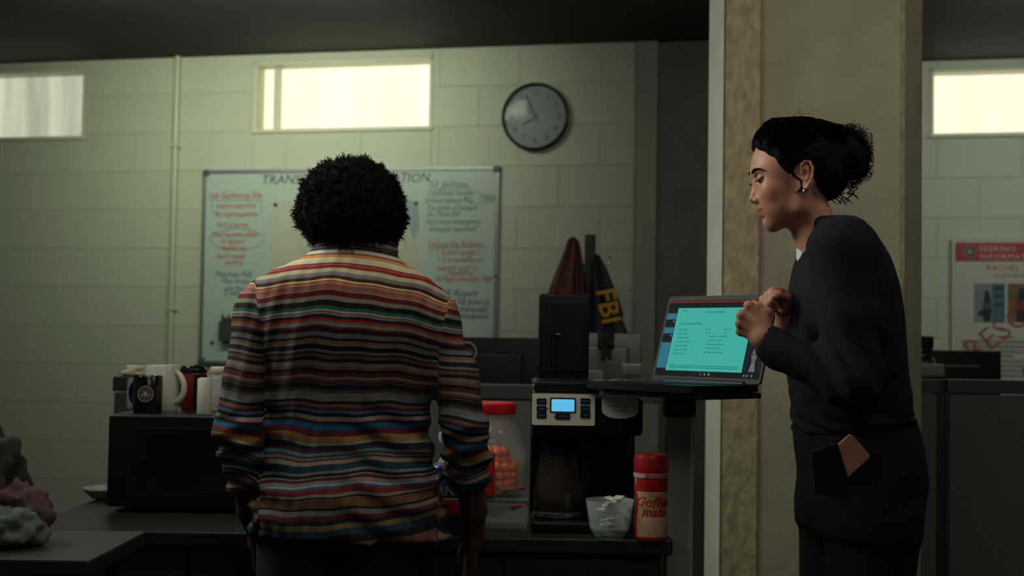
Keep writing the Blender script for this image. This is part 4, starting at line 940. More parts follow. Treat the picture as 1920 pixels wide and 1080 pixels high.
# small things on the partition rail behind the shelf
p = at(1195, 706, 4.15); b = MB(); b.box((p.x-.045, 4.18, p.z+.0), (p.x+.02, 4.26, p.z+.043), .008, seg=3); meta(b.build('desk_clock', m_sil2, smooth=True), 'small silver box standing on the partition rail left of the laptop', 'box')
for i, (x, w_) in enumerate([(1125, 16), (1150, 20), (1176, 14), (1205, 13)]):
    p = at(x, 717, 3.35)
    crumple('foil_scrap', ['first crumpled clear wrapper left of the laptop base, nearest the upright lid', 'second crumpled clear wrapper from the upright lid', 'third crumpled clear wrapper from the upright lid', 'crumpled clear wrapper right beside the laptop screen'][i], 'wrapper', (p.x, 3.32, p.z+.0), (w_/700, .02, .009), pbr('wrapper', (120, 130, 125), 0.15, alpha=.7), i*3.1, .5, 3)
b = MB(); p = at(1160, 722, 3.3); b.box((p.x-.085, 3.285, p.z-.016), (p.x+.085, 3.40, p.z-.004), .004)
b.box((p.x-.07, 3.30, ZC), (p.x-.05, 3.34, p.z-.016), .002).box((p.x+.02, 3.30, ZC), (p.x+.04, 3.34, p.z-.016), .002)
meta(b.build('riser_shelf', m_dk), 'dark narrow riser shelf behind the coffee maker holding clear wrappers', 'shelf')

# ================================================================ people
def skin_mat(name, rough=.5, bump=.06):
    m = pbr(name, (150, 100, 80), rough, bump=bump, bs=350, sss=.08); nt = m.node_tree; b = nt.nodes['Principled BSDF']
    a = nt.nodes.new('ShaderNodeAttribute'); a.attribute_name = 'tint'; nt.links.new(a.outputs['Color'], b.inputs['Base Color']); return m
m_skin = skin_mat('skin')
def tri(P, Y=None): return tuple(P)
def half(p, n):   # signed distance to a plane: positive on the side n points to
    p = np.array(p, float); n = np.array(n, float); n /= np.linalg.norm(n)
    return lambda X, Y, Z: (X-p[0])*n[0]+(Y-p[1])*n[1]+(Z-p[2])*n[2]
BIG = ((-9, -9, -9), (9, 9, 9))

# ---------------------------------------------------------------- the woman
YW = 2.67
def Wp(x, y, dy=0.0):
    p = at(x, y, YW); return (p.x, YW+dy, p.z)          # point of the mid-plane silhouette shifted sideways by dy
def Pt(x, y, Y): return tuple(at(x, y, Y))
g = at(1600, 1000, YW)
WN = thing('person', 'woman in dark sweater with curly tied-back hair, leaning over the laptop with clasped hands', 'person', (at(1605, 700, YW).x, YW, 0))
SK = np.array(srgb((176, 122, 98))); LIP = np.array(srgb((150, 84, 76)))
lo = (Wp(1394, 0)[0], YW-.1, Wp(0, 500)[2]); hi = (Wp(1600, 0)[0], YW+.1, Wp(0, 212)[2])
f = Field(lo, hi, .0021)
f.ell(Wp(1496, 300), (.091, .073, .077), .01)
f.ell(Wp(1455, 322), (.050, .061, .055), .02)
f.ell(Wp(1457, 365), (.045, .055, .056), .022)
f.ell(Wp(1467, 392), (.036, .048, .034), .02)
f.ell(Wp(1447.5, 417), (.0145, .020, .0145), .016)
for s_ in (-1, 1):
    f.cap(Wp(1450, 418), Wp(1490, 392, s_*.043), .013, .014, .016)
    f.cap(Wp(1490, 392, s_*.043), Wp(1497, 350, s_*.056), .014, .016, .02)
    f.ell(Wp(1441, 360, s_*.034), (.020, .019, .020), .016)
    f.cap(Wp(1418, 325, s_*.006), Wp(1423, 322, s_*.032), .0085, .0085, .01)
f.ell(Wp(1446, 396), (.0195, .027, .026), .012)
for s_ in (-1, 1): f.ell(Wp(1417, 337.5, s_*.029), (.0105, .0145, .0085), .009, 'cut')
f.ell(Wp(1404, 338), (.0075, .016, .0075), .008, 'cut'); f.ell(Wp(1410, 357, .0255), (.0105, .0115, .017), .009, 'cut'); f.ell(Wp(1410, 357, -.0255), (.0105, .0115, .017), .009, 'cut'); f.cap(Wp(1421, 335), Wp(1412.5, 369), .0058, .0072, .006); f.ell(Wp(1411, 372), (.0078, .0085, .0072), .004)
f.cap(Wp(1412, 374), Wp(1424, 381), .0045, .0045, .005)
for s_ in (-1, 1):
    f.ell(Wp(1418.5, 376, s_*.0100), (.0092, .0065, .0072), .004)
    f.ell(Wp(1413.5, 381.5, s_*.006), (.0035, .0028, .002), .002, 'cut')
f.ell(Wp(1426, 392.5), (.0062, .018, .0046), .004); f.ell(Wp(1431, 403), (.0062, .016, .0052), .004)
f.cap(Wp(1423, 397.5, -.017), Wp(1420, 397.5), .0014, .0016, .003, 'cut'); f.cap(Wp(1423, 397.5, .017), Wp(1420, 397.5), .0014, .0016, .003, 'cut')
f.cap(Wp(1430, 411.5, -.010), Wp(1430, 411.5, .010), .003, .003, .006, 'cut')
f.cap(Wp(1505, 372), Wp(1546, 478), .043, .052, .022)
for s_ in (-1, 1):
    q = [(1489, 334), (1488, 318), (1494, 311), (1502, 313), (1507, 325), (1506, 340), (1501, 352), (1496, 361)]
    e0 = s_*.071
    f.ell(Wp(1497, 335, s_*.068), (.0095, .008, .027), .004)
    for i, (a, c) in enumerate(zip(q, q[1:])): f.cap(Wp(a[0], a[1], e0+s_*.002*min(i, 4)), Wp(c[0], c[1], e0+s_*.002*min(i+1, 4)), .0030, .0030, .002)
    f.ell(Wp(1494, 357, e0+s_*.002), (.006, .004, .007), .004)
    f.cap(Wp(1500, 322, e0+s_*.004), Wp(1499, 344, e0+s_*.003), .0022, .0022, .002)
    f.ell(Wp(1494.5, 335, e0+s_*.005), (.0045, .006, .009), .002, 'cut'); f.ell(Wp(1503, 330, e0+s_*.010), (.0018, .006, .011), .001, 'cut')
V1, Q1 = f.mesh()
col = np.tile(SK, (len(V1), 1))
for c, r in ((Wp(1425, 392.8), (.010, .021, .0045)), (Wp(1429, 402.5), (.011, .019, .0052))):
    d = np.sqrt((((V1-np.array(c))/np.array(r))**2).sum(1)); w_ = np.clip((1.25-d)/.25, 0, 1)[:, None]; col = col*(1-w_)+LIP*w_
d = np.sqrt((((np.abs(V1-np.array(Wp(1442, 362)))-np.array((0, .045, 0)))/np.array((.03, .03, .02)))**2).sum(1)); w_ = np.clip(1.1-d, 0, 1)[:, None]*.35; col = col*(1-w_)+np.array(srgb((170, 96, 80)))*w_
parts = [(V1, Q1)]; cols = [col]
# clasped hands
lo = (at(1366, 600, 2.5).x, 2.46, at(1400, 700, 2.5).z); hi = (at(1500, 600, 2.72).x, 2.76, at(1400, 525, 2.6).z)
f = Field(lo, hi, .0019)
W1 = Pt(1430, 634, 2.535)
kn = [(1404, 573, 2.545), (1390.5, 590, 2.54), (1388, 606, 2.545), (1389, 621, 2.555)]
base = [(1434, 616, 2.54), (1430, 622, 2.535), (1427, 628, 2.535), (1424, 634, 2.54)]
for i, (a, c) in enumerate(zip(base, kn)):
    f.cap(Pt(*a), Pt(*c), .0125, .0095-.0003*i, .009)
    f.ell(Pt(*c), (.0100, .0095, .0100), .004)
    pip = Pt(c[0]+4, c[1]+3, c[2]+.040-.004*i); f.cap(Pt(*c), pip, .0088-.0006*i, .0080-.0006*i, .004)
    dip = Pt(c[0]+26, c[1]+3, c[2]+.045-.004*i); f.cap(pip, dip, .0080-.0006*i, .0072-.0006*i, .003)
    f.cap(dip, Pt(c[0]+32, c[1]+4, c[2]+.025), .0072-.0006*i, .0062-.0006*i, .003)
f.cap(W1, Pt(1420, 612, 2.55), .020, .019, .012); f.cap(W1, Pt(1452, 655, 2.535), .021, .024, .01)
f.cap(Pt(1434, 620, 2.545), Pt(1437, 588, 2.55), .014, .0115, .01); f.cap(Pt(1437, 588, 2.55), Pt(1421, 574, 2.552), .0105, .0085, .004); f.cap(Pt(1421, 574, 2.552), Pt(1413, 569, 2.56), .0085, .0075, .003)
f.ell(Pt(1439, 586, 2.548), (.011, .011, .011), .005)
for a in ((1397, 582), (1389, 598.5), (1387.5, 614)): f.cap(Pt(a[0]-7, a[1], 2.528), Pt(a[0]+2, a[1]+2, 2.528), .0012, .0008, .004, 'cut')
# right hand behind it
f.cap(Pt(1473, 612, 2.70), Pt(1468, 578, 2.68), .019, .018, .01)
f.ell(Pt(1466, 562, 2.68), (.022, .022, .022), .01)
fg = [((1464, 547, 2.67), (1449, 547, 2.635), (1448, 563, 2.62), (1454, 574, 2.632)), ((1457, 549, 2.68), (1440, 553, 2.64), (1440, 571, 2.622), (1448, 582, 2.632)),
      ((1450, 553, 2.69), (1431, 561, 2.65), (1432, 575, 2.63), (1441, 586, 2.638)), ((1450, 562, 2.70), (1430, 570, 2.68), (1430, 583, 2.66), (1440, 590, 2.655))]
for i, q in enumerate(fg):
    r = .0092-.0005*i
    f.cap(Pt(*q[0]), Pt(*q[1]), r+.0006, r, .005); f.ell(Pt(*q[1]), (r*1.05,)*3, .002); f.cap(Pt(*q[1]), Pt(*q[2]), r, r-.0008, .0022); f.cap(Pt(*q[2]), Pt(*q[3]), r-.0008, r-.0016, .0022)
f.cap(Pt(1471, 580, 2.665), Pt(1472, 560, 2.645), .0115, .0098, .006); f.cap(Pt(1472, 560, 2.645), Pt(1459, 552, 2.622), .0096, .0082, .003); f.cap(Pt(1459, 552, 2.622), Pt(1452, 556, 2.612), .0082, .007, .003)
V2, Q2 = f.mesh(); parts.append((V2, Q2)); c2 = np.tile(SK*.92, (len(V2), 1)); cols.append(c2)
# the rest of the body, under the clothes
f = Field((at(1400, 600, 2.5).x, 2.36, 0.03), (at(1740, 600, 2.7).x, 2.98, at(1500, 420, YW).z), .0075)
def sect(y, a, c, lat, dy=0.0, sh=0.0): A1, A2 = Wp(a, y), Wp(c, y); return (A1[2], (A1[0]+A2[0])/2, YW+dy, (A2[0]-A1[0])/2-sh, lat-sh)
tors = [(425, 1522, 1608, .085), (445, 1520, 1628, .135), (475, 1506, 1646, .176), (520, 1494, 1664, .195), (580, 1484, 1679, .190), (640, 1480, 1688, .180), (700, 1482, 1694, .172), (760, 1489, 1702, .170), (815, 1494, 1712, .172)]
hips = [(765, 1496, 1700, .158), (800, 1493, 1712, .168), (850, 1497, 1722, .176), (900, 1503, 1724, .180), (945, 1500, 1714, .180), (985, 1503, 1700, .178)]
f.loft([sect(*t, sh=.014) for t in tors], .01); f.loft([sect(*t, sh=.012) for t in hips], .02)
f.cap(Wp(1530, 430), Wp(1552, 480), .046, .06, .03)
SH1, EL1, WR1 = Pt(1580, 468, 2.505), Pt(1602, 716, 2.45), Pt(1443, 645, 2.535)
SH2, EL2, WR2 = Pt(1580, 466, 2.83), Pt(1552, 690, 2.87), Pt(1474, 612, 2.705)
for a, c, d in ((SH1, EL1, WR1), (SH2, EL2, WR2)): f.cap(a, c, .044, .036, .03); f.cap(c, d, .036, .024, .01)
legs = []
for dy, xo_ in ((-.088, 6), (.088, -4)):
    hp = (Wp(1612+xo_, 0)[0], YW+dy, .86); kn_ = (Wp(1600+xo_, 0)[0]-.01, YW+dy*1.05, .47); an = (Wp(1625+xo_, 0)[0], YW+dy*1.05, .085)
    legs.append((hp, kn_, an)); f.cap(hp, kn_, .078, .052, .02); f.cap(kn_, an, .050, .034, .01)
    f.cap((an[0]+.02, an[1], .06), (an[0]-.17, an[1], .045), .034, .028, .02)
V3, Q3 = f.mesh(); parts.append((V3, Q3)); cols.append(np.tile(SK, (len(V3), 1)))
V, Q = merge(parts); link_mesh('body', np_mesh('body', V, Q, colors=np.concatenate(cols)), m_skin, WN)
# eyes, lids, lashes, brows, earring
m_eye = pbr('eye_white', (190, 184, 174), .15); m_iris = pbr('iris', (40, 26, 18), .1); m_hairw = pbr('dark_hair', (11, 10, 10), .78, ns=40, na=.3, spec=.1, bump=.6, bs=140, stretch=(.25, 1, 1))
for s_ in (-1, 1):
    c = Vector(Wp(1425.5, 337.5, s_*.029)); b = MB(); bmesh.ops.create_uvsphere(b.b, u_segments=24, v_segments=16, radius=.0117); e = b.build('eyeball', m_eye, WN, smooth=True, mtx=T(c))
    dr_ = Vector((-.93, s_*.10, -.34)).normalized(); Mq = T(c) @ dr_.to_track_quat('Z', 'Y').to_matrix().to_4x4()
    b = MB(); b.lathe([(.0055, .01035), (.0, .0121)], 20); b.build('iris', m_iris, e, smooth=True, mtx=Mq)
    # upper lid: cap of a slightly larger sphere covering the upper front, lower lid the same from below
    for nm, ax, a0 in (('upper_eyelid', Vector((-.70, 0, .72)), 1.33), ('lower_eyelid', Vector((-.50, 0, -.87)), .62)):
        Mq = T(c) @ ax.normalized().to_track_quat('Z', 'Y').to_matrix().to_4x4(); b = MB()
        b.lathe([(.0130*math.sin(t), .0130*math.cos(t)) for t in np.linspace(a0, 0, 9)], 24); o = b.build(nm, None, WN, smooth=True, mtx=Mq)
        o.data.materials.append(pbr('lid_skin', (164, 108, 88), .5))
        if nm == 'upper_eyelid':
            b = MB(); pts = [Mq @ Vector((.0131*math.sin(a0)*math.cos(t), .0131*math.sin(a0)*math.sin(t), .0131*math.cos(a0))) for t in np.linspace(0, 2*PI, 25)]
            pts = [p for p in pts if p.x < c.x-.002]; pts.sort(key=lambda p: p.y); b.tube(pts, .0009, 6)
            for p in pts[::1]: b.tube([p, p+Vector((-.004, 0, -.002)), p+Vector((-.007, (p.y-c.y)*.15, -.0015))], [.0006, .0004, .0002], 4)
            b.build('eyelashes', m_hairw, WN, smooth=True)
    b = MB(); pts = [Vector(Wp(1408, 326, s_*.011)), Vector(Wp(1408.5, 323, s_*.021)), Vector(Wp(1410.5, 321, s_*.031)), Vector(Wp(1417, 321.5, s_*.043)), Vector(Wp(1427, 327, s_*.0515))]
    b.tube(pts, [.0018, .0027, .0026, .0019, .0009], 8); b.build('eyebrow', m_hairw, WN, smooth=True)
    b = MB(); ec = Vector(Wp(1495, 366, s_*.0775)); b.tube([ec+Vector((.0045*math.cos(t), 0, .0045*math.sin(t))) for t in np.linspace(.3, 5.6, 14)], .0009, 6); b.build('earring', pbr('earring_silver', (220, 210, 190), .15, .9), WN, smooth=True)
# hair: cap swept back into a loose bun
lo = (Wp(1400, 0)[0], YW-.11, Wp(0, 400)[2]); hi = (Wp(1645, 0)[0], YW+.11, Wp(0, 205)[2])
f = Field(lo, hi, .003)
f.ell(Wp(1493, 289), (.095, .083, .080), .01); f.ell(Wp(1536, 330), (.048, .062, .045), .03)
pl = np.array(Wp(1416, 276)); n_ = np.array((-72*.0012, 0, -60*.0010))
f.put(*BIG, lambda X, Y, Z: -half(Wp(1432, 294), (-.80, 0, -.60))(X, Y, Z), .006, 'cut') if False else None
def facecut(X, Y, Z): return -half(Wp(1440, 306), (-.78, 0, -.62))(X, Y, Z)     # negative on the face side -> removed
f.put(f.lo, hi, facecut, .008, 'cut')
for s_ in (-1, 1): f.ell(Wp(1492, 346, s_*.078), (.021, .034, .040), .008, 'cut')
f.ell(Wp(1585, 290), (.046, .052, .050), .015); f.ell(Wp(1560, 262), (.035, .045, .03), .02); f.ell(Wp(1556, 345), (.03, .04, .03), .02)
f.ell(Wp(1474, 241), (.040, .055, .024), .02); f.ell(Wp(1512, 236), (.030, .045, .018), .015); f.ell(Wp(1604, 310), (.026, .035, .03), .015)
f.disp(lambda X, Y, Z: .0022*np.sin(95*Z+30*X+20*np.sin(22*Y))*np.sin(60*Y+25*Z)+.0018*np.sin(140*X+90*Y+60*Z))
HF = f; V, Q = f.mesh(); HR = link_mesh('hair', np_mesh('hair', V, Q), m_hairw, WN)
rr = random.Random(31); b = MB()
cc = Vector(Wp(1493, 289)); R3 = Vector((.0965, .0845, .0815))
bun = Vector((1, 0, -.12)).normalized()
def on_hair(d, off):
    r = .05; best = .06
    while r < .16:
        q = [int(round(((cc[a]+d[a]*r)-HF.lo[a])/HF.h)) for a in range(3)]
        if all(0 <= q[a] < HF.n[a] for a in range(3)) and HF.F[q[0], q[1], q[2]] < 0: best = r
        elif r > .10: break
        r += .002
    return cc+d*(best+off)
for i in range(2000):
    ph = rr.uniform(-1.5, 1.5)
    st = Vector((-.97+.42*abs(math.sin(ph))+rr.uniform(-.03, .16), math.sin(ph)*.95, .33*rr.uniform(.1, 1)+.385*math.cos(ph)*rr.uniform(.2, 1)-.25*abs(math.sin(ph)))).normalized()
    pts = []; w1, w2 = rr.uniform(.002, .005), rr.uniform(0, 6)
    for k in range(13):
        t = k/12; d = (st*(1-t)+bun*t+Vector((0, 0, .28*math.sin(PI*t)*(1 if rr.random() < 2 else 0)))).normalized()
        r = 1.0+.012*math.sin(12*t+w2)+(.02 if k else 0)*rr.random()*.3
        pts.append(on_hair(d, w1*.35*math.sin(9*t+w2)+.0006))
    b.tube(pts, [.0004]+[.0010]*11+[.0006], 3, cap=False)
for i in range(1500):                                   # curls of the bun
    c0 = Vector(Wp(rr.choice([1585, 1590, 1570, 1600]), rr.choice([285, 300, 270, 315]))); d = Vector((rr.gauss(.5, 1), rr.gauss(0, 1), rr.gauss(.1, 1))).normalized()
    s0 = c0+Vector((d.x*.040, d.y*.046, d.z*.042)); a1 = d.cross(Vector((rr.gauss(0, 1), rr.gauss(0, 1), rr.gauss(0, 1)))).normalized(); a2 = d
    rad = rr.uniform(.004, .012); tt = rr.uniform(2.5, 5.5); drift = d.cross(a1)*rr.uniform(-.02, .02); pts = []
    for k in range(9): t = tt*k/8; pts.append(s0+a1*rad*math.sin(t)+a2*rad*.6*(math.cos(t)-.8)+drift*k/8)
    b.tube(pts, [.0008]*7+[.0005, .0003], 3, cap=False)
for i in range(70):                                    # flyaways
    x, y = rr.choice([(1545, 236), (1600, 250), (1625, 300), (1500, 220), (1610, 330), (1575, 240)]); s0 = Vector(Wp(x+rr.uniform(-25, 15), y+rr.uniform(-4, 14), rr.uniform(-.04, .04))); d = Vector((rr.uniform(.0, 1), rr.gauss(0, .5), rr.uniform(-.2, 1))).normalized(); sd = Vector((rr.gauss(0, 1), rr.gauss(0, 1), rr.gauss(0, 1)))*.004
    b.tube([s0-d*.012, s0+sd*.5, s0+d*.010+sd, s0+d*.018+sd*.2], [.0005, .0004, .0004, .0002], 3, cap=False)
def curl(pts, r=.0014): b.tube([Vector(Wp(*p)) for p in pts], [r]*(len(pts)-1)+[r*.4], 5, cap=False)
for j in range(6):
    e = rr.uniform(-2, 2); dy = -.062-.006*rr.random()
    curl([(1470+e, 325, dy), (1477+e, 338, dy), (1486+e, 345, dy-.004), (1489+e, 355, dy-.006), (1485+e*.5, 364, dy-.004), (1479, 368+e, dy)])
for j in range(16):
    x0_ = rr.uniform(1535, 1598); y0_ = rr.uniform(340, 362); L = rr.uniform(14, 26); dy = rr.uniform(-.045, .03)
    curl([(x0_+7*math.sin(t*1.1+j), y0_+L*t/5, dy+.006*math.cos(t)) for t in range(7)], .0013)
curl([(1586, 335, -.03), (1592, 345, -.032), (1585, 356, -.03), (1588, 366, -.03), (1600, 371, -.03)], .0016)
b.build('hair_strands', pbr('dark_hair_strand', (11, 10, 10), .75, spec=.12), HR, smooth=False)['kind'] = 'stuff'

# sweater
m_swt = pbr('sweater_navy', (21, 21, 30), .9, ns=60, na=.12, bump=.25, bs=420, spec=.2)
f = Field((at(1395, 600, 2.5).x, 2.34, Wp(0, 835)[2]), (Wp(1735, 0)[0], 3.0, Wp(0, 385)[2]), .0046)
f.loft([sect(*t) for t in tors], .012)
f.ell(Wp(1566, 432), (.062, .085, .036), .03); f.cap(Wp(1539, 466), Wp(1545, 510), .036, .062, .02); f.cap(Wp(1548, 425), Wp(1560, 470), .045, .06, .03)
def sleeve(f, s0, e0, w0, r0=.062):
    f.ell(s0, (.062, .056, .06), .03); m1 = tuple(.45*a+.55*b_ for a, b_ in zip(s0, e0)); f.cap(s0, m1, r0, .055, .03); f.cap(m1, e0, .055, .054, .02)
    f.cap(e0, w0, .053, .034, .018)
sleeve(f, SH1, EL1, Pt(1452, 652, 2.53)); sleeve(f, SH2, EL2, Pt(1484, 622, 2.71), .058)
f.cap(Pt(1444, 645, 2.535), Pt(1462, 657, 2.53), .034, .040, .008); f.cap(Pt(1480, 614, 2.71), Pt(1492, 628, 2.715), .026, .03, .008)
def folds(X, Y, Z):
    ex, ey, ez = EL1; d = np.sqrt((X-ex+.02)**2+(Z-ez-.02)**2+(Y-ey)**2); w = np.exp(-(d/.10)**2)
    a = .006*w*np.sin(70*(Z-ez)+55*(X-ex)+6*np.sin(20*X))
    w2 = np.exp(-((Z-Wp(0, 780)[2])/.06)**2); a = a+.006*w2*np.sin(34*X-40*Y+8*np.sin(30*Z))
    w3 = np.exp(-((Z-Wp(0, 560)[2])/.10)**2); return a+.004*w3*np.sin(60*X+14*Z)+.0015*np.sin(31*X+23*Z+17*Y)
f.disp(folds)
hm = Wp(1600, 792); f.put(f.lo, f.lo+np.array(f.n)*f.h, lambda X, Y, Z: half(hm, (-.18, 0, 1))(X, Y, Z), .004, 'cut')
f.cap(Wp(1500, 360), Wp(1529, 436), .0445, .0475, .004, 'cut')
wd_ = np.array(WR1)-np.array(Pt(1470, 660, 2.52)); wd_ /= np.linalg.norm(wd_)
def hollow(a, c, r): f.cap(a, c, r, r, .003, 'cut')
hollow(Pt(1425, 630, 2.54), Pt(1449, 648, 2.533), .0275); hollow(Pt(1472, 600, 2.705), Pt(1482, 617, 2.71), .020)
V, Q = f.mesh(); SW = link_mesh('sweater', np_mesh('sweater', V, Q), m_swt, WN)
# ribbed hem and cuff ribs
b = MB(); n = 90
f = Field((Wp(1480, 0)[0], 2.44, Wp(0, 830)[2]), (Wp(1730, 0)[0], 2.9, Wp(0, 755)[2]), .004)
f.loft([sect(750, 1488, 1705, .172), sect(790, 1492, 1710, .174), sect(830, 1495, 1713, .175)], .01)
f.put(f.lo, f.lo+np.array(f.n)*f.h, lambda X, Y, Z: half(Wp(1600, 796), (-.18, 0, 1))(X, Y, Z), .003, 'cut'); f.put(f.lo, f.lo+np.array(f.n)*f.h, lambda X, Y, Z: -half(Wp(1600, 778), (-.18, 0, 1))(X, Y, Z), .003, 'cut')
V, Q = f.mesh(); link_mesh('hem_rib', np_mesh('hem_rib', V, Q), m_swt, SW)
# white undershirt edge at the throat
f = Field((Wp(1480, 0)[0], YW-.08, Wp(0, 500)[2]), (Wp(1580, 0)[0], YW+.08, Wp(0, 430)[2]), .003)
f.cap(Wp(1521, 455), Wp(1521, 482), .0305, .0305, .01); f.put(f.lo, f.lo+np.array(f.n)*f.h, lambda X, Y, Z: -half(Wp(1514, 470), (1, 0, -.1))(X, Y, Z), .003, 'cut')
V, Q = f.mesh(); link_mesh('undershirt', np_mesh('undershirt', V, Q), pbr('undershirt_white', (200, 205, 198), .8), WN)
# trousers, belt, shoes
m_trs = pbr('trousers_black', (17, 19, 25), .85, ns=80, na=.1, bump=.15, bs=500, spec=.2)
f = Field((at(1480, 600, 2.4).x-.05, 2.38, .05), (Wp(1745, 0)[0], 2.96, Wp(0, 755)[2]), .0065)
f.loft([sect(*t) for t in hips], .02)
for hp, kn_, an in legs: f.cap(hp, kn_, .095, .066, .03); f.cap(kn_, (an[0], an[1], .10), .066, .058, .02)
f.disp(lambda X, Y, Z: .003*np.sin(50*Z+40*X)*np.exp(-((Z-.5)/.1)**2)+.0025*np.sin(60*X-35*Z)*np.exp(-((Z-.93)/.05)**2))
V, Q = f.mesh(); TR = link_mesh('trousers', np_mesh('trousers', V, Q), m_trs, WN)
f = Field((Wp(1480, 0)[0], 2.46, Wp(0, 800)[2]), (Wp(1725, 0)[0], 2.88, Wp(0, 755)[2]), .0035)
f.loft([sect(768, 1493, 1702, .163), sect(782, 1492, 1707, .168)], .01); f.loft([sect(760, 1498, 1697, .156), sect(790, 1498, 1703, .160)], .004, mode='cut')
V, Q = f.mesh(); link_mesh('belt', np_mesh('belt', V, Q), pbr('belt_black', (22, 22, 24), .3), WN)
for i, (hp, kn_, an) in enumerate(legs):
    f = Field((an[0]-.24, an[1]-.07, -.005), (an[0]+.09, an[1]+.07, .13), .004)
    f.cap((an[0]+.03, an[1], .05), (an[0]-.16, an[1], .038), .044, .036, .02); f.cap((an[0], an[1], .07), (an[0], an[1], .1), .042, .044, .02)
    f.put(f.lo, f.lo+np.array(f.n)*f.h, half((0, 0, .004), (0, 0, -1)) if False else (lambda X, Y, Z: (Z-.002)+0*X+0*Y), .002, 'cut')
    V, Q = f.mesh(); link_mesh('shoe', np_mesh('shoe', V, Q), pbr('shoe_black', (18, 18, 19), .4), WN)
# phone in the back pocket, with the pocket patch over it
YP = 2.486
def pp(x, y, Y=YP): p = at(x, y, Y); return (p.x, p.z)
PH = MB(); quad = [pp(1595, 812), pp(1632, 856), pp(1575, 908), pp(1538, 862)]
def rounded(q, r, n=5):
    out = []; m = len(q)
    for i in range(m):
        p0, p1, p2 = Vector(q[i-1]), Vector(q[i]), Vector(q[(i+1) % m]); a = p1+(p0-p1).normalized()*r; c = p1+(p2-p1).normalized()*r
        for t in np.linspace(0, 1, n): out.append(tuple(a*(1-t)**2+p1*2*t*(1-t)+c*t**2))
    return out
PH.prism(rounded(quad, .006), .009, m=T((0, YP-.004, 0))); ph = PH.build('mobile_phone', pbr('phone_tan', (178, 120, 92), .5)); bv = ph.modifiers.new('bevel', 'BEVEL'); bv.width = .0015; bv.segments = 2
meta(ph, 'tan-cased mobile phone sticking out of the woman\'s back pocket', 'phone')
b = MB(); b.prism([pp(1571, 832, YP-.008), pp(1594, 902, YP-.008), pp(1590, 940, YP-.008), pp(1530, 925, YP-.008), pp(1522, 848, YP-.008)], .02, m=T((0, YP-.0055, 0))); b.build('pocket', m_trs, WN)

# ---------------------------------------------------------------- the man seen from behind
YM = 2.76
def Mp(x, y, dy=0.0): p = at(x, y, YM); return (p.x, YM+dy, p.z)
MN = thing('person', 'man with round black afro in a multicoloured striped shirt, back to the camera', 'person', (at(655, 700, YM).x, YM, 0))
SKM = np.array(srgb((84, 54, 42)))
def ms(y, a, c, dep, dy=0.0, sh=0.0): A1, A2 = Mp(a, y), Mp(c, y); return ((A1[2]+A2[2])/2, (A1[0]+A2[0])/2, YM+dy, (A2[0]-A1[0])/2-sh, dep-sh)
mt_ = [(462, 604, 736, .062, .0), (474, 586, 734, .072, .005), (489, 558, 752, .088, .005), (508, 515, 786, .102, .005), (528, 484, 816, .112, 0), (562, 473, 838, .118, 0), (620, 480, 830, .120, 0), (700, 492, 814, .118, .01), (780, 498, 803, .116, .015), (850, 491, 812, .122, .015), (905, 482, 824, .138, .01), (941, 475, 832, .146, .01), (1000, 468, 840, .152, .01)]
AL = [Mp(486, 590), Mp(465, 712, -.015), Mp(454, 802, -.03), Mp(462, 896, .01), Mp(459, 962, .06), Mp(468, 1015, .10)]
AR = [Mp(819, 612), Mp(850, 706, -.015), Mp(873, 802, -.03), Mp(878, 896, .01), Mp(887, 962, .06), Mp(884, 1015, .10)]
AR_R = [.058, .051, .051, .046, .029, .023]
# body: neck, torso, arms with hands, legs, ears
f = Field((Mp(370, 0)[0], YM-.22, .03), (Mp(950, 0)[0], YM+.34, Mp(0, 330)[2]), .0065)
f.loft([ms(*t[:4], dy=t[4], sh=.014) for t in mt_], .01)
f.cap(Mp(668, 400, .01), Mp(668, 480, .0), .056, .062, .02); f.ell(Mp(658, 385, .02), (.076, .094, .105), .01)
for a in (AL, AR):
    br = [.042, .038, .038, .033, .028, .023]
    for i in range(len(a)-1): f.cap(a[i], a[i+1], br[i], br[i+1], .012)
mleg = []
for s_ in (-1, 1):
    hp = (Mp(655, 0)[0]+s_*.085, YM+.01, .86); kn_ = (hp[0]+s_*.01, YM-.0, .48); an = (hp[0]+s_*.015, YM-.03, .09); mleg.append((hp, kn_, an))
    f.cap(hp, kn_, .085, .058, .03); f.cap(kn_, an, .055, .036, .02); f.cap((an[0], an[1]-.02, .05), (an[0], an[1]+.18, .045), .036, .03, .02)
f.ell((Mp(655, 0)[0], YM+.01, .90), (.15, .10, .13), .04)
V1, Q1 = f.mesh(); parts = [(V1, Q1)]
for s_, a in ((-1, AL), (1, AR)):
    h0 = Vector(a[-1]); f = Field(h0-Vector((.07, .10, .17)), h0+Vector((.07, .12, .06)), .0026)
    f.cap(a[-2], a[-1], .029, .023, .01); k0 = h0+Vector((0, .03, -.07))
    f.cap(h0, h0+Vector((0, .01, -.02)), .024, .026, .01)
    for i in range(4):
        q = k0+Vector((-s_*.004*i, -.027+.018*i, -.004*abs(i-1.4))); f.cap(h0+Vector((0, -.012+.010*i, -.01)), q, .015, .0115, .008)
        L = (.036, .042, .040, .030)[3-i]; p1 = q+Vector((-s_*.006, .006, -L)); p2 = p1+Vector((-s_*.012, .010, -L*.7)); f.cap(q, p1, .0105, .0092, .003); f.cap(p1, p2, .0092, .0075, .003)
    t0 = h0+Vector((-s_*.012, .02, -.02)); t1 = t0+Vector((-s_*.012, .03, -.025)); f.cap(t0, t1, .014, .0115, .006); f.cap(t1, t1+Vector((-s_*.002, .012, -.03)), .011, .0085, .003)
    parts.append(f.mesh())
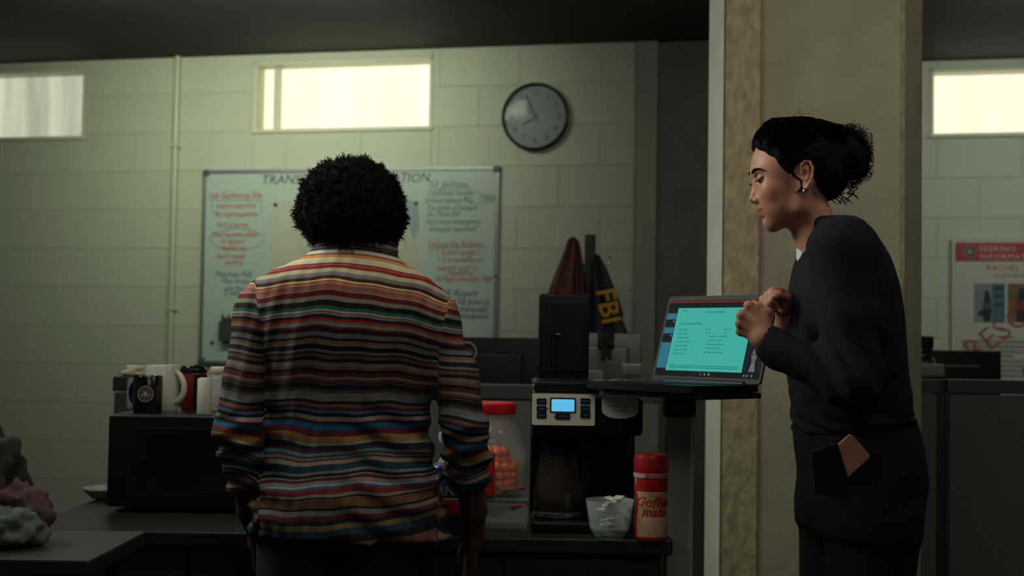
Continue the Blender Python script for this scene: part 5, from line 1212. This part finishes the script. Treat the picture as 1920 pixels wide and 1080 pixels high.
# face side and ears for other viewpoints: nose, brow, jaw, lips
f = Field(Vector(Mp(658, 385))-Vector((.1, .03, .13)), Vector(Mp(658, 385))+Vector((.1, .16, .13)), .0035); hc = Vector(Mp(658, 385, .02))
f.ell(hc, (.074, .092, .103), .01); f.ell(hc+Vector((0, .055, -.055)), (.052, .045, .055), .03); f.cap(hc+Vector((0, .092, .015)), hc+Vector((0, .108, -.022)), .008, .013, .01)
for s_ in (-1, 1): f.ell(hc+Vector((s_*.03, .098, .018)), (.015, .012, .010), .008, 'cut'); f.cap(hc+Vector((s_*.012, .092, .034)), hc+Vector((s_*.045, .078, .034)), .008, .008, .01); f.ell(hc+Vector((s_*.077, .0, -.005)), (.008, .018, .030), .005); f.ell(hc+Vector((s_*.012, .103, -.026)), (.008, .009, .007), .004)
f.cap(hc+Vector((-.018, .095, -.052)), hc+Vector((.018, .095, -.052)), .006, .006, .005); f.cap(hc+Vector((-.016, .094, -.062)), hc+Vector((.016, .094, -.062)), .006, .006, .004)
parts.append(f.mesh()); V, Q = merge(parts); link_mesh('body', np_mesh('body', V, Q, colors=np.tile(SKM, (len(V), 1))), m_skin, MN)
for s_ in (-1, 1):
    b = MB(); bmesh.ops.create_uvsphere(b.b, u_segments=16, v_segments=12, radius=.0118); b.build('eyeball', m_eye, MN, smooth=True, mtx=T(hc+Vector((s_*.03, .087, .016))))
# afro
lo = (Mp(535, 0)[0], YM-.17, Mp(0, 490)[2]); hi = (Mp(785, 0)[0], YM+.19, Mp(0, 275)[2])
f = Field(lo, hi, .004)
f.ell(Mp(657, 376, .012), (.105, .118, .086), .01); f.ell(Mp(658, 408, .01), (.112, .112, .062), .025); f.ell(Mp(668, 446, .0), (.078, .080, .044), .03)
f.ell(Mp(658, 400, .13), (.062, .060, .085), .02, 'cut')
rs = np.random.RandomState(3); K = rs.normal(0, 1, (26, 3)); K = K/np.linalg.norm(K, axis=1)[:, None]*rs.uniform(110, 420, 26)[:, None]; ph_ = rs.uniform(0, 6, 26)
f.disp(lambda X, Y, Z: sum(.0011*np.sin(k[0]*X+k[1]*Y+k[2]*Z+p) for k, p in zip(K, ph_)))
V, Q = f.mesh(); m_afro = pbr('afro_black', (10, 10, 11), .8, ns=90, na=.4, bump=.8, bs=260, spec=.2); AF = link_mesh('afro_hair', np_mesh('afro_hair', V, Q), m_afro, MN)
rr = random.Random(77); b = MB(); ids_ = [rr.randrange(len(V)) for _ in range(9000)]; cen = Vector(Mp(658, 385, .01)); VV = []; FF = []
for i in ids_:
    p = Vector(V[i]); d = (p-cen); d.z *= 1.1; d.normalize()
    if p.y > YM+.09 and abs(p.z-hc.z) < .08 and abs(p.x-hc.x) < .07: continue
    s0 = Vector((rr.gauss(0, 1), rr.gauss(0, 1), rr.gauss(0, 1))); s0 -= d*s0.dot(d); s0.normalize(); s1 = d.cross(s0); L = rr.uniform(.006, .013); r = .0011; o = len(VV)
    for t, rd in ((-.3, 1), (.5, .9), (1.0, .45)):
        cpt = p+d*L*t+s0*.0035*math.sin(4.5*t)+s1*.003*math.cos(4*t)
        for q in range(3): a_ = 2.1*q; VV.append(cpt+(s0*math.cos(a_)+s1*math.sin(a_))*r*rd)
    for t in range(2):
        for q in range(3): FF.append((o+t*3+q, o+t*3+(q+1) % 3, o+t*3+3+(q+1) % 3, o+t*3+3+q))
me = bpy.data.meshes.new('afro_curls'); me.from_pydata(VV, [], FF); me.update(); o = link_mesh('afro_curls', me, m_afro, AF); o['kind'] = 'stuff'

# striped shirt
STR = [(430, (96, 96, 100)), (440, (24, 34, 40)), (447, (100, 104, 104)), (451, (120, 62, 52)), (455, (18, 24, 28)), (459, (70, 84, 90)), (461, (16, 20, 24)), (464, (126, 66, 54)), (466, (170, 178, 160)), (472, (130, 62, 42)), (475, (176, 116, 66)), (481, (168, 168, 136)), (486, (160, 156, 122)), (492, (112, 30, 28)), (495, (140, 76, 70)), (497, (104, 26, 30)), (503, (146, 140, 104)), (511, (88, 94, 106)), (516, (114, 74, 44)), (519, (36, 24, 24)), (525, (168, 154, 114)), (529, (126, 42, 32)), (531, (156, 114, 74)), (534, (140, 76, 74)), (537, (110, 78, 66)), (540, (134, 82, 74)), (545, (132, 118, 106)), (547, (38, 14, 16)), (548.5, (82, 18, 24)), (556, (118, 60, 66)), (557.5, (108, 106, 92)), (565, (17, 17, 20)), (575.5, (84, 62, 46)), (577, (0, 86, 74)), (582, (130, 138, 122)), (585, (116, 72, 66)), (589, (120, 118, 108)), (591, (4, 40, 58)), (594, (12, 14, 18)), (597, (120, 22, 20)), (602, (128, 94, 60)), (604, (20, 16, 16)), (605, (112, 110, 102)), (611, (98, 22, 24)), (615, (14, 18, 22)), (623, (112, 74, 48)), (625, (88, 96, 94)), (632, (10, 14, 16)), (637, (120, 78, 58)), (642, (112, 106, 96)),
       (647, (12, 18, 24)), (656, (122, 106, 112)), (661, (10, 18, 28)), (664, (104, 70, 42)), (671, (16, 14, 16)), (675, (54, 20, 24)), (678, (112, 112, 104)), (686, (114, 80, 58)), (691, (10, 16, 18)), (697, (92, 26, 36)), (704, (118, 112, 100)), (709, (96, 60, 36)), (714, (60, 18, 20)), (717, (96, 94, 90)), (719, (14, 18, 22)), (725, (8, 34, 44)), (729, (84, 60, 46)), (735, (116, 116, 114)), (750, (12, 20, 28)), (756, (112, 76, 60)), (761, (88, 34, 30)), (765, (14, 14, 18)), (767, (58, 88, 116)), (773, (14, 14, 18)), (779, (150, 130, 122)), (787, (70, 22, 24)), (793, (4, 92, 128)), (802, (84, 28, 36)), (814, (148, 108, 58)), (826, (138, 142, 128)), (831, (22, 32, 46)), (838, (82, 26, 36)), (844, (58, 122, 122)), (849, (88, 28, 30)), (853, (86, 98, 120)), (857, (20, 16, 16)), (859, (160, 104, 60)), (861, (144, 128, 108)), (867, (10, 54, 66)), (880, (116, 112, 102)), (885, (12, 14, 18)), (890, (124, 120, 112)), (893, (82, 26, 32)), (898, (124, 124, 116)), (905, (160, 160, 154)), (908, (66, 84, 116)), (913, (120, 34, 28)), (922, (126, 126, 114)), (927, (16, 16, 18)), (930, (104, 74, 46)), (946, (14, 16, 20)), (950, (110, 108, 100)), (958, (90, 30, 30)), (966, (20, 24, 30)), (974, (120, 100, 70)), (984, (30, 60, 80)), (996, (20, 16, 16)), (1010, (110, 70, 50))]
m_st = bpy.data.materials.new('striped_knit'); m_st.use_nodes = True; nt = m_st.node_tree; bs_ = nt.nodes['Principled BSDF']; bs_.inputs['Roughness'].default_value = .85; bs_.inputs['Specular IOR Level'].default_value = .25
at_ = nt.nodes.new('ShaderNodeAttribute'); at_.attribute_name = 'stripe'; prev = None
STR = [(y, tuple(v*(1-.24*min(1, max(0, (y-585)/70))) for v in c)) for y, c in STR]  # lower stripes darkened: shade down the back mixed into the stripe colours
groups = [STR[i:i+28] for i in range(0, len(STR), 28)]
for gi, gsp in enumerate(groups):
    a0 = gsp[0][0]; a1 = groups[gi+1][0][0] if gi+1 < len(groups) else gsp[-1][0]+12
    mr = nt.nodes.new('ShaderNodeMapRange'); mr.inputs[1].default_value = a0; mr.inputs[2].default_value = a1; nt.links.new(at_.outputs['Fac'], mr.inputs[0])
    cr = nt.nodes.new('ShaderNodeValToRGB'); cr.color_ramp.interpolation = 'CONSTANT'; els = cr.color_ramp.elements; els.remove(els[1])
    for j, (y, c) in enumerate(gsp):
        e = els[0] if j == 0 else els.new(min(.9999, (y-a0)/(a1-a0))); e.position = 0 if j == 0 else (y-a0)/(a1-a0); e.color = (*srgb(c), 1)
    nt.links.new(mr.outputs[0], cr.inputs[0])
    if prev is None: prev = cr.outputs[0]
    else:
        gt = nt.nodes.new('ShaderNodeMath'); gt.operation = 'GREATER_THAN'; gt.inputs[1].default_value = a0; nt.links.new(at_.outputs['Fac'], gt.inputs[0])
        mx = nt.nodes.new('ShaderNodeMix'); mx.data_type = 'RGBA'; nt.links.new(gt.outputs[0], mx.inputs[0]); nt.links.new(prev, mx.inputs[6]); nt.links.new(cr.outputs[0], mx.inputs[7]); prev = mx.outputs[2]
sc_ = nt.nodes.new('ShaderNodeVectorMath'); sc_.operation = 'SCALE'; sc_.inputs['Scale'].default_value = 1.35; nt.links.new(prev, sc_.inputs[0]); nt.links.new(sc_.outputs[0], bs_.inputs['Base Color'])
def stripe_attr(V):
    x, y, z = V[:, 0], V[:, 1], V[:, 2]; Yb = 2.66
    px = 960+x/Yb*FPX; py = 635-(z-CZ)*FPX/Yb
    fade = np.clip((790-py)/230, 0, 1); dx = px-640
    drop = np.where(dx < 0, 13*(dx/160)**2, 36*(np.abs(dx)/190)**1.8)*fade
    arch = 16*np.clip((535-py)/60, 0, 1)*(np.abs(dx)/120)**2*0
    slope = -.085*dx*np.clip((py-830)/90, 0, 1)
    wob = 2.2*np.sin(px*.035+py*.01)+1.3*np.sin(px*.075+1+py*.02)+3.0*np.sin(px*.022+py*.035)*np.clip((py-740)/80, 0, 1)
    s = py-drop-arch-slope+wob*np.clip((py-480)/40, 0, 1)
    lx = np.interp(py, [520, 560, 640, 900], [466, 474, 492, 488]); rx = np.interp(py, [545, 590, 640, 900], [842, 834, 822, 826])
    L = px < lx; R = px > rx
    s = np.where(L, py-6-.10*(px-460)+7*np.clip((py-780)/60, 0, 1)*np.sin((px-400)*.05)+2*np.sin(px*.06+py*.02), s)
    s = np.where(R, py-28+.12*(px-850)*-1-9*np.clip((py-790)/60, 0, 1)*np.sin((px-840)*.05)+2*np.sin(px*.05+py*.02), s)
    return np.clip(s, 431, 1015)
f = Field((Mp(385, 0)[0], YM-.20, Mp(0, 1008)[2]), (Mp(945, 0)[0], YM+.20, Mp(0, 445)[2]), .0042)
f.loft([ms(*t[:4], dy=t[4]) for t in mt_], .012, p=2.25)
f.ell(Mp(668, 470, .0), (.088, .075, .03), .03)
for a in (AL, AR):
    f.ell(a[0], (.048, .058, .060), .035); q = [Vector(v) for v in a]
    ra = .055 if a is AL else .051; f.cap(q[0], q[1], .050, .048, .02); f.cap(q[1], q[2], .048, ra, .02); end = q[2].lerp(q[3], .97)
    f.cap(q[2], end, .051, .047, .012)
    for i in range(3):
        t = .2+.3*i; c = q[2].lerp(q[3], t); f.ell(c, (.053-.002*i, .053-.002*i, .012), .01, rot=Matrix.Rotation(.28*(1 if a is AL else -1)*(1 if i % 2 else .4), 4, 'Y'))
rs = np.random.RandomState(8)
def mfold(X, Y, Z):
    py = 635-(Z-CZ)*902; px = 960+X*902; up = np.exp(-((py-700)/120)**2)
    d = .0035*up*(np.sin(px*.075+2*np.sin(py*.01))+.6*np.sin(px*.13+1.3))
    lowm = np.clip((py-730)/70, 0, 1); d = d+.0040*lowm*np.sin(py*.115-.035*px+1.6*np.sin(px*.022))*np.clip((np.abs(px-600)-0)/90, .25, 1)
    arm = ((px < 492) | (px > 824))*np.clip((py-740)/80, 0, 1); d = d+.004*arm*np.sin(py*.16+.06*px)
    return d+.001*np.sin(px*.21+py*.05)
f.disp(mfold)
for a in (AL, AR): q = [Vector(v) for v in a]; e_ = q[2].lerp(q[3], .93); f.cap(e_+(q[3]-q[2])*.10, e_+(q[4]-q[3])*.45, .0375, .040, .003, 'cut')
f.cap(Mp(668, 380), Mp(668, 500), .062, .062, .01, 'cut')
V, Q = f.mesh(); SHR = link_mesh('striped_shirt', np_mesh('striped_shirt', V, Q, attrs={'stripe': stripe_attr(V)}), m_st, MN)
# collar band with darker stripes, rolled cuffs
f = Field((Mp(560, 0)[0], YM-.12, Mp(0, 500)[2]), (Mp(780, 0)[0], YM+.12, Mp(0, 435)[2]), .003)
f.loft([ms(452, 606, 730, .064, .0), ms(462, 600, 738, .070, .0), ms(474, 588, 748, .078, 0)], .004); f.loft([ms(440, 610, 726, .060, .0), ms(462, 606, 732, .064, 0), ms(480, 600, 736, .066, 0)], .003, mode='cut')
V, Q = f.mesh(); s2 = 436+(635-(V[:, 2]-CZ)*902-444)*1.0+3*np.sin(V[:, 0]*22+1); link_mesh('collar', np_mesh('collar', V, Q, attrs={'stripe': s2}), m_st, SHR)
m_jean = pbr('dark_trousers', (24, 26, 32), .9, ns=60, na=.15)
f = Field((Mp(440, 0)[0], YM-.2, .05), (Mp(870, 0)[0], YM+.2, 1.0), .008); f.ell((Mp(655, 0)[0], YM+.01, .90), (.158, .112, .12), .04)
for hp, kn_, an in mleg: f.cap(hp, kn_, .090, .075, .03); f.cap(kn_, (an[0], an[1], .1), .074, .062, .02)
V, Q = f.mesh(); link_mesh('trousers', np_mesh('trousers', V, Q), m_jean, MN)
for hp, kn_, an in mleg:
    f = Field((an[0]-.08, an[1]-.11, -.004), (an[0]+.08, an[1]+.26, .14), .005); f.cap((an[0], an[1]-.03, .05), (an[0], an[1]+.18, .04), .048, .04, .02); f.cap((an[0], an[1], .07), (an[0], an[1], .11), .046, .048, .02)
    f.put(f.lo, f.lo+np.array(f.n)*f.h, lambda X, Y, Z: (Z-.002)+0*X+0*Y, .002, 'cut'); V, Q = f.mesh(); link_mesh('shoe', np_mesh('shoe', V, Q), pbr('shoe_brown', (40, 28, 20), .5), MN)

# ---------------------------------------------------------------- cloth bundle at the lower left corner
CHR = at(-20, 900, 2.45)
crumple('cloth_bundle', 'dark mottled cloth bundle slumped at the lower left corner of the picture', 'cloth', (CHR.x-.045, 2.45, CHR.z-.03), (.10, .09, .15), pbr('mottled_cloth', (46, 44, 42), .95, ns=22, na=.7, bump=.5, bs=60), 4.0, .5, 5)
p = at(62, 940, 2.42); crumple('pink_cloth', 'dull pink crumpled cloth beside the dark bundle, lower left corner', 'cloth', (p.x-.03, 2.42, p.z-.02), (.065, .06, .055), pbr('pink_cloth', (86, 64, 58), .9, ns=18, na=.4), 7.0, .5, 4)
p = at(62, 975, 2.40); crumple('white_cloth', 'pale crumpled cloth under the pink one at the lower left corner', 'cloth', (p.x-.035, 2.37, p.z-.01), (.07, .06, .045), pbr('pale_cloth', (96, 106, 94), .9), 9.0, .4, 4)
p = at(20, 1020, 2.4); TBL = thing('side_table', 'small dark side table under the cloth bundle at the lower left', 'table', (p.x-.02, 2.41, 0)); zz = at(60, 1000, 2.4).z-.02
b = MB(); b.box((-.22, -.17, zz-.03), (.22, .17, zz), .005); b.build('table_top', m_cab, TBL, local=True)
for x in (-.19, .16):
    for y in (-.14, .11): b = MB(); b.box((x, y, 0), (x+.03, y+.03, zz-.03), .003); b.build('leg', m_cab, TBL, local=True)
